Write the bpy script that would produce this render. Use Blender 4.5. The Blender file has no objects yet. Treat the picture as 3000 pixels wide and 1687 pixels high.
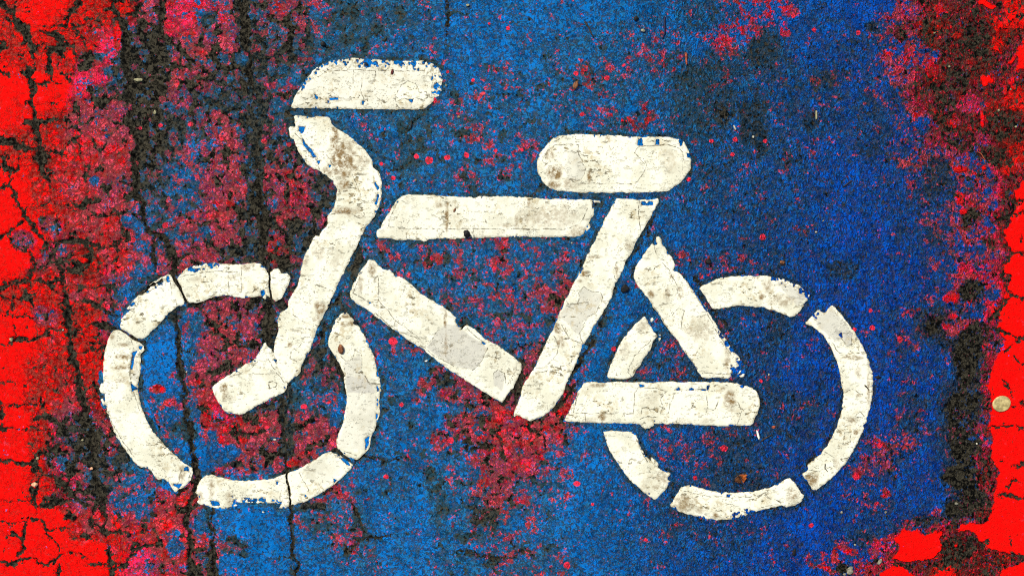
import bpy, bmesh, math, random
import numpy as np
from mathutils import Vector, Matrix, noise as mnoise

# ------------------------------------------------------------------ camera, sky, sun, exposure
S = 0.0008                       # metres per photo pixel: the view is 2.4 m wide
CX, CY = 1500.0, 843.5
scene = bpy.context.scene
col = scene.collection

def W(px, py, z=0.0):
    return Vector(((px - CX) * S, (CY - py) * S, z))

cam_d = bpy.data.cameras.new("camera")
cam = bpy.data.objects.new("camera", cam_d)
col.objects.link(cam)
cam_d.lens = 28.0
cam_d.sensor_width = 36.0
cam.location = (0, 0, 2.4 * 28.0 / 36.0)
cam.rotation_euler = (0, 0, 0)   # straight down, top of the photo = +Y
cam_d.clip_start = 0.05
cam_d.clip_end = 500.0
scene.camera = cam

SUN_EL, SUN_AZ = math.radians(48), math.radians(132)   # light from the upper left of the picture
world = bpy.data.worlds.new("World")
scene.world = world
world.use_nodes = True
wn = world.node_tree.nodes
sky = wn.new("ShaderNodeTexSky")
sky.sky_type = 'NISHITA'
sky.sun_disc = False
sky.sun_elevation = SUN_EL
sky.sun_rotation = math.radians(90) - SUN_AZ
sky.air_density = 1.0
sky.dust_density = 3.0
wn["Background"].inputs["Strength"].default_value = 0.08
world.node_tree.links.new(sky.outputs[0], wn["Background"].inputs["Color"])

sun_d = bpy.data.lights.new("sun", 'SUN')
sun_d.energy = 2.3
sun_d.angle = math.radians(6)
sun_d.color = (1.0, 0.95, 0.86)
sun = bpy.data.objects.new("sun", sun_d)
col.objects.link(sun)
_dir = Vector((math.cos(SUN_AZ) * math.cos(SUN_EL), math.sin(SUN_AZ) * math.cos(SUN_EL), math.sin(SUN_EL)))
sun.rotation_euler = _dir.to_track_quat('Z', 'Y').to_euler()

scene.view_settings.view_transform = 'Standard'
scene.view_settings.look = 'None'
scene.view_settings.exposure = 1.0
scene.view_settings.gamma = 1.0
scene.cycles.use_denoising = False
scene.cycles.max_bounces = 4
scene.cycles.filter_width = 1.1

# ------------------------------------------------------------------ helpers
def tag(o, label=None, cat=None, group=None, kind=None):
    if label: o["label"] = label
    if cat: o["category"] = cat
    if group: o["group"] = group
    if kind: o["kind"] = kind
    return o

def T(x0, y0, *pts):             # survey sheets: 800 px of road are 1932 units wide
    return [(x0 + x / 2.415, y0 + y / 2.415) for x, y in pts]

def vnoise(x, y, s, seed):
    t = np.random.default_rng(seed).random((256, 256)).astype(np.float32) * 2 - 1
    gx, gy = x / s + 1000, y / s + 1000
    ix, iy = np.floor(gx).astype(np.int64), np.floor(gy).astype(np.int64)
    fx, fy = (gx - ix), (gy - iy)
    fx = fx * fx * (3 - 2 * fx); fy = fy * fy * (3 - 2 * fy)
    ix0, iy0, ix1, iy1 = ix & 255, iy & 255, (ix + 1) & 255, (iy + 1) & 255
    return ((t[iy0, ix0] * (1 - fx) + t[iy0, ix1] * fx) * (1 - fy) +
            (t[iy1, ix0] * (1 - fx) + t[iy1, ix1] * fx) * fy)

def fbm(x, y, s, octv, seed, gain=0.5):
    a, out, tot = 1.0, 0.0, 0.0
    for k in range(octv):
        out = out + a * vnoise(x, y, s / 2 ** k, seed + k * 17)
        tot += a; a *= gain
    return out / tot

def sstep(a, b, v):
    t = np.clip((v - a) / (b - a), 0, 1)
    return t * t * (3 - 2 * t)

def seg_dist(x, y, a, b):
    ax, ay = a; bx, by = b
    dx, dy = bx - ax, by - ay
    L2 = dx * dx + dy * dy + 1e-9
    t = np.clip(((x - ax) * dx + (y - ay) * dy) / L2, 0, 1)
    return np.hypot(x - ax - t * dx, y - ay - t * dy), t

def line_dist(x, y, pts):
    d = np.full(x.shape, 1e6)
    for a, b in zip(pts[:-1], pts[1:]):
        d = np.minimum(d, seg_dist(x, y, a, b)[0])
    return d

def poly_sdf(x, y, pts):          # positive inside
    d = np.full(x.shape, 1e6)
    ins = np.zeros(x.shape, bool)
    n = len(pts)
    for i in range(n):
        a, b = pts[i], pts[(i + 1) % n]
        d = np.minimum(d, seg_dist(x, y, a, b)[0])
        c = (a[1] > y) != (b[1] > y)
        xi = (b[0] - a[0]) * (y - a[1]) / ((b[1] - a[1]) if b[1] != a[1] else 1e-9) + a[0]
        ins ^= c & (x < xi)
    return np.where(ins, d, -d)

def smooth_poly(pts):             # one Chaikin pass keeps corners but rounds the trace
    out = []
    n = len(pts)
    for i in range(n):
        a, b = pts[i], pts[(i + 1) % n]
        out.append((a[0] * .85 + b[0] * .15, a[1] * .85 + b[1] * .15))
        out.append((a[0] * .15 + b[0] * .85, a[1] * .15 + b[1] * .85))
    return out

class NT:                         # tiny node-tree helper
    def __init__(self, name):
        self.m = bpy.data.materials.new(name)
        self.m.use_nodes = True
        self.t = self.m.node_tree
        self.bsdf = self.t.nodes["Principled BSDF"]
        geo = self.t.nodes.new("ShaderNodeNewGeometry")
        self.pos = self.vmath('SCALE', geo.outputs["Position"], s=1.0 / S)   # in photo pixels
    def link(self, a, b):
        if isinstance(a, (int, float)):
            b.default_value = a
        elif isinstance(a, tuple):
            b.default_value = (a + (1.0,))[:4] if len(b.default_value) == 4 else a
        else:
            self.t.links.new(a, b)
    def vmath(self, op, a, b=None, s=None):
        n = self.t.nodes.new("ShaderNodeVectorMath"); n.operation = op
        self.link(a, n.inputs[0])
        if b is not None: self.link(b, n.inputs[1])
        if s is not None: self.link(s, n.inputs["Scale"])
        return n.outputs[0]
    def math(self, op, a, b=None, c=None, clamp=False):
        n = self.t.nodes.new("ShaderNodeMath"); n.operation = op; n.use_clamp = clamp
        self.link(a, n.inputs[0])
        if b is not None: self.link(b, n.inputs[1])
        if c is not None: self.link(c, n.inputs[2])
        return n.outputs[0]
    def add(self, *v):
        o = v[0]
        for k in v[1:]: o = self.math('ADD', o, k)
        return o
    def mul(self, *v):
        o = v[0]
        for k in v[1:]: o = self.math('MULTIPLY', o, k)
        return o
    def sub(self, a, b): return self.math('SUBTRACT', a, b)
    def ss(self, v, lo, hi, a=0.0, b=1.0):
        n = self.t.nodes.new("ShaderNodeMapRange"); n.interpolation_type = 'SMOOTHSTEP'
        self.link(v, n.inputs[0]); self.link(lo, n.inputs[1]); self.link(hi, n.inputs[2])
        n.inputs[3].default_value = a; n.inputs[4].default_value = b
        return n.outputs[0]
    def noise(self, size, detail=3.0, rough=0.55, vec=None, stretch=None, off=0.0, dist=0.0):
        n = self.t.nodes.new("ShaderNodeTexNoise")
        v = vec if vec is not None else self.pos
        if stretch or off:
            m = self.t.nodes.new("ShaderNodeMapping")
            self.link(v, m.inputs[0])
            m.inputs["Location"].default_value = (off, off * 0.37, off * 0.11)
            m.inputs["Scale"].default_value = stretch or (1, 1, 1)
            v = m.outputs[0]
        self.link(v, n.inputs["Vector"])
        n.inputs["Scale"].default_value = 1.0 / size
        n.inputs["Detail"].default_value = detail
        n.inputs["Roughness"].default_value = rough
        n.inputs["Distortion"].default_value = dist
        return n.outputs[0]
    def nz(self, *a, sd=0.085, **k):   # noise in standard deviations
        return self.math('DIVIDE', self.sub(self.noise(*a, **k), 0.5), sd)
    def vor(self, size, feature='DISTANCE_TO_EDGE', vec=None, out="Distance"):
        n = self.t.nodes.new("ShaderNodeTexVoronoi"); n.feature = feature
        n.voronoi_dimensions = '2D'
        self.link(vec if vec is not None else self.pos, n.inputs["Vector"])
        n.inputs["Scale"].default_value = 1.0 / size
        return n.outputs[out]
    def warp(self, size, amp, off=0.0):
        n = self.t.nodes.new("ShaderNodeTexNoise")
        v = self.pos
        if off: v = self.vmath('ADD', v, (off, off * .7, 0.0))
        self.link(v, n.inputs["Vector"])
        n.inputs["Scale"].default_value = 1.0 / size
        n.inputs["Detail"].default_value = 3
        d = self.vmath('SUBTRACT', n.outputs["Color"], (0.5, 0.5, 0.5))
        d = self.vmath('SCALE', d, s=amp)
        return self.vmath('ADD', self.pos, d)
    def attr(self, name):
        n = self.t.nodes.new("ShaderNodeAttribute"); n.attribute_name = name
        return n.outputs["Fac"]
    def mix(self, f, a, b):
        n = self.t.nodes.new("ShaderNodeMix"); n.data_type = 'RGBA'; n.clamp_factor = True
        self.link(f, n.inputs[0])
        for v, i in ((a, 6), (b, 7)):
            self.link(v, n.inputs[i])
        return n.outputs[2]
    def mixf(self, f, a, b):
        n = self.t.nodes.new("ShaderNodeMix"); n.data_type = 'FLOAT'; n.clamp_factor = True
        self.link(f, n.inputs[0]); self.link(a, n.inputs[2]); self.link(b, n.inputs[3])
        return n.outputs[0]
    def bump(self, h, dist, strength=1.0):
        n = self.t.nodes.new("ShaderNodeBump")
        self.link(h, n.inputs["Height"])
        self.link(dist, n.inputs["Distance"])
        n.inputs["Strength"].default_value = strength
        self.t.links.new(n.outputs[0], self.bsdf.inputs["Normal"])
    def done(self, color, rough=0.75, spec=0.2):
        self.link(color, self.bsdf.inputs["Base Color"])
        self.link(rough, self.bsdf.inputs["Roughness"])
        self.bsdf.inputs["Specular IOR Level"].default_value = spec
        return self.m

def srgb(r, g, b):
    f = lambda c: (c / 255 / 12.92) if c <= 10 else ((c / 255 + 0.055) / 1.055) ** 2.4
    return (f(r), f(g), f(b))

def mesh_np(name, verts, quads, mat, attrs=None, tris=None, parent=None, smooth=True):
    me = bpy.data.meshes.new(name)
    nq = len(quads); nt = 0 if tris is None else len(tris)
    me.vertices.add(len(verts)); me.vertices.foreach_set("co", np.asarray(verts, np.float32).ravel())
    me.loops.add(nq * 4 + nt * 3)
    li = np.asarray(quads, np.int32).ravel()
    if nt: li = np.concatenate([li, np.asarray(tris, np.int32).ravel()])
    me.loops.foreach_set("vertex_index", li)
    me.polygons.add(nq + nt)
    ls = np.arange(nq) * 4
    lt = np.full(nq, 4)
    if nt:
        ls = np.concatenate([ls, nq * 4 + np.arange(nt) * 3]); lt = np.concatenate([lt, np.full(nt, 3)])
    me.polygons.foreach_set("loop_start", ls.astype(np.int32))
    me.polygons.foreach_set("use_smooth", np.full(nq + nt, smooth))
    me.update(calc_edges=True)
    for k, v in (attrs or {}).items():
        a = me.attributes.new(k, 'FLOAT', 'POINT')
        a.data.foreach_set("value", np.asarray(v, np.float32).ravel())
    me.materials.append(mat)
    o = bpy.data.objects.new(name, me)
    col.objects.link(o)
    if parent: o.parent = parent
    return o

# ------------------------------------------------------------------ survey of the painted symbol
A0, B0, C0, D0 = (0, 0), (750, 0), (1500, 0), (2200, 0)
A1, B1, C1, D1 = (0, 550), (750, 550), (1500, 550), (2200, 550)
A2, B2, C2, D2 = (0, 1087), (750, 1087), (1500, 1087), (2200, 1087)

P = {}
P['handlebar'] = [T(*B0, (250,765),(270,700),(340,580),(420,490),(540,425),(700,415),(850,425),(1000,432),(1150,432),(1250,450),(1300,490),(1318,560),(1310,640),(1290,690),(1225,745),(1190,772),(1000,775),(700,772),(450,768))]
P['front_fork'] = [T(*B0, (275,820),(350,825),(380,832),(430,828),(520,825),(540,890),(600,930),(680,980),(740,1030),(790,1090),(825,1130),(825,1180),(870,1220),(890,1290),(885,1370),(877,1449))
    + T(*B1, (840,200),(770,290),(720,390),(660,520),(600,640),(540,770),(490,880),(440,970),(410,1080),(380,1160),(320,1240),(310,1310),(260,1350),(230,1385),(180,1340),(150,1270),(130,1160),(140,1070),(160,1010),(150,930),(180,880),(230,850),(240,780),(280,720),(310,660),(320,560),(350,460),(390,400),(420,345),(450,345),(470,300),(510,260),(510,200),(550,150),(570,80),(575,0))
    + T(*B0, (545,1300),(550,1280),(460,1215),(430,1200),(380,1180),(330,1120),(290,1040),(275,980),(245,970),(235,900),(280,900))]
P['fork_tip'] = [[(774,1005),(779,1003),(784,1016),(795,1024),(803,1045),(812,1072),(833,1113),(843,1126),(833,1149),(791,1170),(750,1190),(712,1213),(662,1209),(640,1180),(629,1153),(621,1135),(642,1116),(662,1105),(679,1094),(712,1072),(745,1055),(754,1039)]]
P['top_tube'] = [T(*B1, (855,355),(850,310),(880,290),(900,250),(960,150),(1000,90),(1040,60),(1090,50),(1250,55),(1340,60),(1500,65),(1545,78),(1580,60),(1700,65),(1932,72))
    + T(*C1, (200,78),(400,82),(565,88),(572,112),(567,180),(540,240),(500,345),(300,348),(0,345)) + T(*B1, (1700,352),(1550,350),(1400,360),(1280,360),(1215,370),(1190,385),(1160,370),(1060,370),(950,365)),
    T(*C1, (575,88),(622,92),(626,108),(600,105),(580,112)), T(*C1, (560,150),(582,140),(575,190),(556,215),(545,230)), T(*C1, (530,275),(550,255),(550,285),(522,318))]
P['saddle'] = [T(*C0, (260,1010),(300,975),(380,955),(500,952),(700,958),(800,968),(1000,972),(1100,968),(1190,985),(1220,1010),(1250,1080),(1270,1130),(1255,1200),(1220,1255),(1170,1310),(1100,1350),(1000,1362),(600,1365),(400,1362),(280,1340),(220,1290),(180,1220),(175,1150),(200,1080),(240,1040))]
P['seat_tube'] = [T(*C1, (740,75),(850,78),(900,90),(1000,85),(1035,75),(1035,110),(1000,170),(960,240),(920,310),(880,380),(850,450),(800,510),(790,570),(760,630),(720,690),(710,770),(670,830),(620,910),(560,1020),(500,1120),(470,1190),(440,1270),(400,1350),(362,1449))
    + T(*C2, (330,210),(270,280),(200,330),(130,350),(90,330),(30,300),(12,320),(20,275),(40,230),(70,150)) + T(*C1, (80,1400),(150,1290),(220,1150),(290,1000),(330,900),(380,790),(430,690),(500,560),(560,430),(620,300),(680,190),(720,110))]
P['down_tube'] = [T(*B1, (720,620),(760,570),(800,510),(840,515),(860,545),(900,575),(950,580),(980,625),(1040,640),(1100,690),(1200,770),(1290,820),(1380,880),(1420,920),(1410,950),(1450,990),(1490,970),(1560,1010),(1620,1070),(1700,1110),(1800,1180),(1850,1220),(1880,1245),(1880,1290),(1850,1350),(1810,1420))
    + T(*B2, (1775,170),(1740,225),(1700,200),(1600,140)) + T(*B1, (1480,1357),(1380,1297),(1300,1240),(1180,1140),(1080,1080),(990,1010),(900,950),(800,870),(720,830),(670,780),(665,740),(690,690)),
    T(*B1, (1192,1225),(1210,1215),(1222,1218),(1205,1232))]
P['seat_stay'] = [T(*C1, (990,395),(1010,410),(1020,350),(1045,345),(1060,400),(1100,450),(1155,550),(1130,590),(1170,595),(1230,660),(1300,750),(1380,860),(1430,940),(1500,1060),(1560,1140),(1600,1190),(1640,1250),(1620,1270),(1560,1280),(1545,1340),(1400,1345),(1345,1345),(1310,1290),(1220,1150),(1130,1030),(1040,900),(960,780),(890,690),(862,640),(865,590),(900,520),(950,450)),
    T(*C1, (1610,1290),(1640,1285),(1645,1330),(1620,1345),(1600,1320))]
P['chain_stay'] = [T(*C2, (515,80),(700,78),(900,78),(1100,75),(1400,75),(1500,80),(1600,90),(1680,110),(1740,160),(1755,220),(1740,290),(1715,340),(1710,370),(1680,385),(1500,385),(1300,378),(1100,370),(1010,370),(1000,345),(1000,380),(980,400),(940,405),(900,375),(700,365),(520,362),(360,355),(400,290),(440,210),(480,130))]
FRONT = [
  [T(*A1, (1250,640),(1290,600),(1360,555),(1440,540),(1520,530),(1580,545),(1690,545),(1750,535),(1830,535),(1880,570),(1890,620))+ T(*B1, (85,602),(105,602),(130,575),(160,570),(180,610),(220,600),(245,630),(230,690),(200,740),(180,780),(140,805),(110,780),(70,760))+ T(*A1, (1885,790),(1840,760),(1780,775),(1700,780),(1610,760),(1500,775),(1400,810),(1330,810),(1310,770),(1280,700)),
   T(*A1, (1200,612),(1130,640),(1060,690),(1000,740),(940,800),(890,860),(900,880),(870,910),(845,975),(860,1000),(940,1050),(1000,1070),(1030,1060),(1080,1010),(1150,940),(1200,880),(1260,840),(1310,830),(1300,780),(1270,720),(1235,665))],
  [T(*A1, (830,1000),(860,1012),(930,1062),(1010,1112),(1020,1150),(990,1170),(995,1250),(980,1350),(977,1449)) + T(*A2, (975,120),(990,220),(1020,310),(1080,420),(1150,510),(1230,590),(1310,650),(1360,680),(1365,720),(1340,780),(1310,820),(1265,830),(1240,860),(1200,790),(1160,760),(1110,760),(1060,690),(980,670),(930,610),(880,540),(830,470),(790,370),(760,280),(740,210),(735,100)) + T(*A1, (733,1297),(735,1300),(745,1170),(765,1080),(790,1020)),
   T(*A2, (700,130),(720,85),(735,100),(738,170),(715,150)), T(*A2, (715,200),(735,190),(742,245),(725,240))],
  [T(*A2, (1385,850),(1410,790),(1450,735),(1500,735),(1600,760),(1720,775),(1830,770),(1932,758)) + T(*B2, (200,730),(300,690),(400,640),(480,580),(520,565),(590,590),(640,630),(690,670),(620,740),(540,810),(450,870),(350,920),(250,945),(210,965),(160,970),(180,935),(0,925)) + T(*A2, (1700,925),(1640,920),(1690,950),(1570,975),(1480,960),(1400,930),(1410,900))],
  [T(*B1, (600,890),(640,885),(690,930),(740,1010),(790,1090),(830,1190),(860,1290),(880,1380),(885,1449)) + T(*B2, (880,90),(870,200),(880,290),(850,370),(820,460),(800,540),(750,600),(710,625),(650,600),(580,550),(570,490),(600,410),(620,350),(635,250),(640,150),(625,60)) + T(*B1, (630,1330),(600,1260),(550,1180),(510,1110),(520,1050),(540,990),(570,930))],
]
REAR = [
  [T(*C1, (1320,705),(1400,665),(1500,635),(1620,622),(1750,625),(1850,632)) + T(*D1, (250,655),(340,695),(425,745),(400,790),(350,860),(310,900),(285,912),(200,880),(100,850),(0,838)) + T(*C1, (1600,832),(1500,845),(1420,858),(1390,810),(1360,760))],
  [T(*D1, (385,960),(430,910),(480,865),(520,885),(570,830),(610,870),(660,920),(720,1000),(770,1080),(810,1160),(850,1280),(862,1360),(860,1449)) + T(*D2, (850,200),(830,300),(790,420),(740,530),(690,620),(620,700),(540,780),(450,850),(400,780),(360,730),(410,690),(400,660),(480,600),(550,510),(600,410),(640,290),(660,150),(640,80)) + T(*D1, (640,1340),(600,1200),(550,1100),(500,1030),(430,980))],
  [T(*C2, (1115,950),(1150,890),(1190,830),(1210,820),(1250,803),(1320,820),(1420,850),(1500,860),(1600,860),(1720,850),(1830,820),(1932,775)) + T(*D2, (200,790),(270,755),(310,790),(340,840),(375,885),(350,930),(310,950),(250,960),(220,945),(100,970),(0,1000)) + T(*C2, (1640,1020),(1560,1045),(1480,1048),(1390,1045),(1280,1020),(1180,985))],
  [T(*C2, (645,425),(700,420),(800,425),(860,430),(890,480),(910,540),(940,590),(980,640),(1020,680),(1070,700),(1125,720),(1100,760),(1125,780),(1080,840),(1015,910),(950,870),(860,790),(780,700),(720,610),(680,530),(655,455)),
   T(*C2, (985,610),(1010,625),(1035,660),(1030,690),(1000,660))],
  [T(*C1, (935,910),(960,950),(1000,1010),(1028,1050),(1000,1080),(990,1110),(970,1160),(920,1220),(880,1290),(850,1345),(760,1350),(670,1345),(690,1270),(730,1180),(780,1080),(840,1000),(890,950)),
   T(*C1, (980,930),(995,915),(1000,935),(985,950)), T(*C1, (1040,1040),(1052,1035),(1050,1075),(1040,1090))],
]
CHIPS = [T(*B0,(415,665),(440,690),(435,715),(420,700)), T(*B0,(520,695),(585,688),(585,710),(525,707)), T(*B0,(500,705),(520,720),(510,730)), T(*B0,(1083,708),(1112,708),(1100,734)), T(*B0,(745,715),(775,715),(765,745),(750,745)),
  T(*B0,(300,895),(348,900),(335,945),(318,950),(305,925)), T(*B0,(400,1098),(440,1106),(405,1116)), T(*B0,(428,1133),(457,1140),(445,1162)), T(*B0,(325,960),(345,1005),(425,1100),(400,1104),(335,1025)), T(*B0,(515,1168),(535,1172),(520,1185)),
  T(*B0,(835,1250),(850,1300),(875,1330),(862,1345),(840,1300)), T(*B0,(862,1370),(875,1385),(855,1449),(840,1449)),
  T(*C0,(895,985),(920,980),(927,1030),(888,1030)), T(*C0,(1020,985),(1045,983),(1040,1028),(1012,1026)), T(*C0,(1175,995),(1200,985),(1215,1010),(1190,1035)), T(*C0,(1235,1085),(1252,1090),(1262,1120),(1240,1110)),
  T(*C1,(914,97),(945,95),(950,110),(970,97),(1000,98),(1000,125),(915,127)),
  T(*C2,(900,93),(940,96),(935,112),(905,112)), T(*C2,(1155,134),(1180,117),(1205,134)), T(*C2,(1250,132),(1270,110),(1292,132)), T(*C2,(1330,130),(1375,128),(1380,98),(1398,105),(1390,138),(1335,136)), T(*C2,(1600,97),(1645,105),(1625,118)),
  T(*A2,(928,85),(978,123),(935,143)), T(*A1,(938,1165),(978,1150),(952,1200),(937,1290),(924,1280)), T(*A1,(985,1120),(1010,1120),(1000,1150),(980,1140)), T(*A2,(1298,682),(1340,668),(1335,704),(1303,702)), T(*A2,(1215,795),(1290,795),(1265,832)),
  T(*A2,(1487,915),(1550,918),(1553,948),(1500,952)), T(*B2,(556,590),(640,625),(672,668),(655,668),(600,620)), T(*B2,(343,870),(362,880),(352,902)), T(*B2,(140,775),(163,780),(150,802)), T(*B2,(545,755),(575,770),(555,785)),
  T(*B2,(855,105),(874,130),(860,145)), T(*B2,(848,290),(866,300),(850,355)), T(*B2,(853,185),(868,200),(857,265)), T(*B2,(770,480),(800,460),(795,520),(775,560)), T(*B1,(852,1250),(868,1260),(868,1340),(855,1330)),
  T(*A1,(1840,735),(1870,720),(1880,750),(1855,775)), T(*B1,(1405,925),(1430,925),(1455,985),(1430,985)), T(*B1,(1590,1085),(1630,1100),(1615,1115)), T(*B1,(795,800),(825,818),(800,822)),
  T(*C1,(1240,660),(1262,672),(1290,720),(1270,715)), T(*C1,(1290,740),(1320,765),(1390,880),(1370,870)), T(*C1,(1000,385),(1020,380),(1025,400),(1005,408)), T(*C1,(405,1350),(440,1270),(470,1200),(460,1270),(420,1370)), T(*C1,(495,1110),(515,1100),(505,1140),(490,1150)),
  T(*D1,(620,1040),(640,1020),(645,1060)), T(*C2,(1520,870),(1550,868),(1540,890),(1515,888)), T(*C2,(1100,790),(1130,775),(1112,800)), T(*C2,(850,420),(885,425),(870,450),(845,440))]
CUTS = [(T(*B1,(95,590),(100,640),(98,700),(108,760),(110,820)), 3.0), (T(*B2,(220,700),(222,780),(238,850),(245,960)), 3.0),
        (T(*A1,(1215,600),(1235,650),(1280,720),(1318,800)), 2.6), (T(*B1,(1490,970),(1445,1000)), 1.5), (T(*A1,(1150,650),(1060,700),(1000,745)), 2.4),
        (T(*D2,(400,660),(455,600)), 0.8)]
BAND = [T(*B0,(420,540),(540,500),(700,492),(1050,500),(1180,508),(1230,540),(1250,700),(1225,760),(1360,760),(1340,430),(420,400),(300,600),(330,640)),
        T(*A2,(750,300),(800,400),(860,520),(960,650),(1060,700),(1240,850),(1180,900),(850,620),(700,300)),
        T(*D1,(150,610),(250,640),(440,740),(400,800),(300,720),(120,650)),
        T(*D1,(430,900),(520,790),(570,860),(510,900),(450,930)), T(*B2,(0,890),(160,900),(160,960),(0,960)), T(*A2,(1640,880),(1932,895),(1932,980),(1640,980)),
        T(*C2,(1520,990),(1690,960),(1800,1040),(1500,1080)), T(*A1,(870,900),(1000,720),(1230,600),(1250,640),(1020,760),(900,900)), T(*A1,(1280,520),(1560,510),(1560,575),(1300,610)),
        T(*C1,(1540,1240),(1660,1260),(1660,1360),(1540,1350)), T(*C1,(1440,960),(1640,1240),(1600,1260),(1420,1000))]
LINES = [T(*C0,(1165,1045),(1100,1025),(890,1040),(865,1080),(900,1130),(955,1165),(940,1210),(890,1285),(850,1305),(600,1300),(450,1300),(410,1275)), T(*C0,(235,1165),(215,1140),(240,1080),(300,1030),(400,1020),(470,1030),(465,1080),(505,1150),(520,1200),(490,1280),(460,1285),(410,1270)), T(*C0,(240,1090),(240,1165),(260,1150)), T(*C0,(1165,1045),(1210,1080),(1205,1230)),T(*C0,(260,1010),(330,990),(380,960)),
  T(*B1,(1000,110),(945,230),(940,275),(1070,290),(1932,298)), T(*B1,(1065,300),(1062,360)), T(*B1,(1282,300),(1282,360)), T(*B1,(1540,300),(1540,350)), T(*C1,(0,293),(400,293),(480,250),(540,150)),
  T(*B0,(330,600),(420,550),(540,505),(700,497),(1050,505),(1200,510)), T(*B0,(690,500),(690,600)), T(*B0,(755,570),(740,640),(765,710)), T(*B0,(1010,770),(990,740),(985,680),(1030,600),(1080,575),(1130,600),(1160,650),(1200,655),(1215,690),(1180,710),(1130,695),(1100,715),(1060,700),(990,720)), T(*B0,(850,510),(840,560)), T(*B0,(510,670),(540,650),(580,680)), T(*B0,(1250,520),(1240,700)),
  T(*B0,(275,950),(340,1000),(420,1110),(450,1200)), T(*B0,(500,1100),(560,1180)), T(*B0,(680,1230),(740,1370),(735,1440)), T(*B1,(520,190),(640,180),(690,190),(740,220),(770,190),(750,140)), T(*B1,(430,690),(540,730)), T(*B1,(260,830),(265,900),(300,920)), T(*B1,(380,1060),(340,1060),(310,1120),(250,1150),(245,1210),(290,1230),(300,1250)), T(*B1,(380,380),(450,360)),
  T(*B1,(870,640),(875,800),(990,940),(1180,1080),(1230,1090),(1290,1010)), T(*B1,(690,740),(800,810),(870,810)), T(*B1,(1640,1130),(1600,1220),(1530,1290)), T(*B1,(850,890),(980,1000),(990,930)), T(*B1,(1680,1350),(1680,1310),(1710,1285),(1760,1310),(1770,1380)), T(*B1,(1490,990),(1600,1090)), T(*B1,(1000,1010),(1160,1070),(1170,1110),(1250,1180),(1400,1260)),T(*B1,(770,560),(730,640),(690,740)), T(*B1,(1850,1230),(1840,1290),(1780,1400)),
  T(*C1,(900,90),(895,180),(905,300)), T(*C1,(810,515),(740,530),(720,590),(725,640),(745,660)), T(*C1,(480,800),(470,740),(510,700),(560,730),(620,740),(640,780),(590,890),(530,910),(480,1030),(500,1110)), T(*C1,(390,830),(440,860),(480,800)), T(*C1,(350,970),(400,1060),(490,1100)), T(*C1,(290,1040),(330,1120),(320,1180),(250,1250)), T(*C1,(460,1190),(430,1190),(420,1240),(345,1260),(350,1290),(420,1280)), T(*C1,(170,1310),(330,1290)), T(*C1,(380,790),(400,820)), T(*C2,(195,100),(200,170),(235,175)),
  T(*C1,(1000,400),(1030,490),(1090,520)), T(*C1,(1000,580),(1060,530),(1110,580),(1170,700),(1180,760)), T(*C1,(1130,900),(1180,850),(1220,870),(1190,1010)), T(*C1,(1230,660),(1380,880)), T(*C1,(1000,830),(1100,980)), T(*C1,(1220,1150),(1310,1280)), T(*C1,(1340,1310),(1450,1315),(1540,1320)), T(*C1,(1380,890),(1500,1100),(1550,1180)),
  T(*C2,(430,295),(860,300),(870,150),(900,110),(1060,130),(1085,140),(1050,200),(1070,240),(1050,300),(1110,300),(1120,230),(1160,140),(1190,130),(1380,130)), T(*C2,(1380,160),(1380,230),(1370,290),(1440,265),(1460,200)), T(*C2,(910,300),(920,260),(960,250),(990,285)), T(*C2,(900,340),(950,315),(1005,330)), T(*C2,(1600,220),(1620,280),(1590,370)), T(*C2,(1630,170),(1740,180)), T(*C2,(520,300),(520,360)), T(*C2,(480,130),(430,290)),
  T(*D2,(670,150),(720,120),(770,160),(790,165)), T(*D2,(745,330),(740,320),(770,285),(805,320),(745,330)), T(*D2,(655,510),(660,430),(710,430),(700,500),(655,510)), T(*D2,(520,570),(590,610),(580,670),(480,710),(400,690)), T(*D2,(690,610),(630,620),(640,635),(690,625)), T(*D1,(570,1090),(620,1170),(740,1170),(800,1160)), T(*D1,(630,1040),(650,1030),(710,1020),(715,1110),(680,1120),(630,1050)),
  T(*C2,(1190,840),(1400,885),(1600,890),(1740,880),(1780,860),(1830,900),(1900,920)), T(*D2,(50,890),(80,870),(110,890),(200,920),(215,950)), T(*C2,(825,650),(830,620),(850,615),(845,650),(825,650)), T(*C2,(880,480),(920,580),(960,640)), T(*C1,(980,1080),(870,1190),(830,1260),(825,1310),(850,1340)),
  T(*A1,(920,1050),(950,1140),(930,1230),(920,1320),(935,1449)), T(*A2,(925,0),(935,110),(970,220),(1000,300)), T(*A2,(765,270),(800,370),(860,480),(950,600)), T(*A2,(1290,700),(1260,800),(1230,820)), T(*A2,(1320,700),(1350,720),(1330,780)),
  T(*A1,(1620,560),(1620,740)), T(*A1,(1710,560),(1710,740)), T(*A1,(1260,640),(1400,605),(1560,590),(1700,600)), T(*A1,(1210,670),(1220,760)), T(*A1,(900,870),(1000,770),(1140,680)), T(*A1,(1240,780),(1250,830)),
  T(*B1,(600,1190),(640,1220),(690,1210),(700,1150),(750,1170),(750,1290),(790,1370),(880,1390)), T(*B2,(90,80),(120,65),(150,80),(140,115),(100,125),(90,80)), T(*B1,(90,1210),(150,1310),(200,1370)), T(*A1,(1640,1330),(1760,1290),(1830,1230)), T(*B2,(310,720),(380,850)), T(*B2,(165,930),(170,870)), T(*B2,(640,570),(720,600)), T(*B2,(740,0),(800,80),(860,90))]
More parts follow.
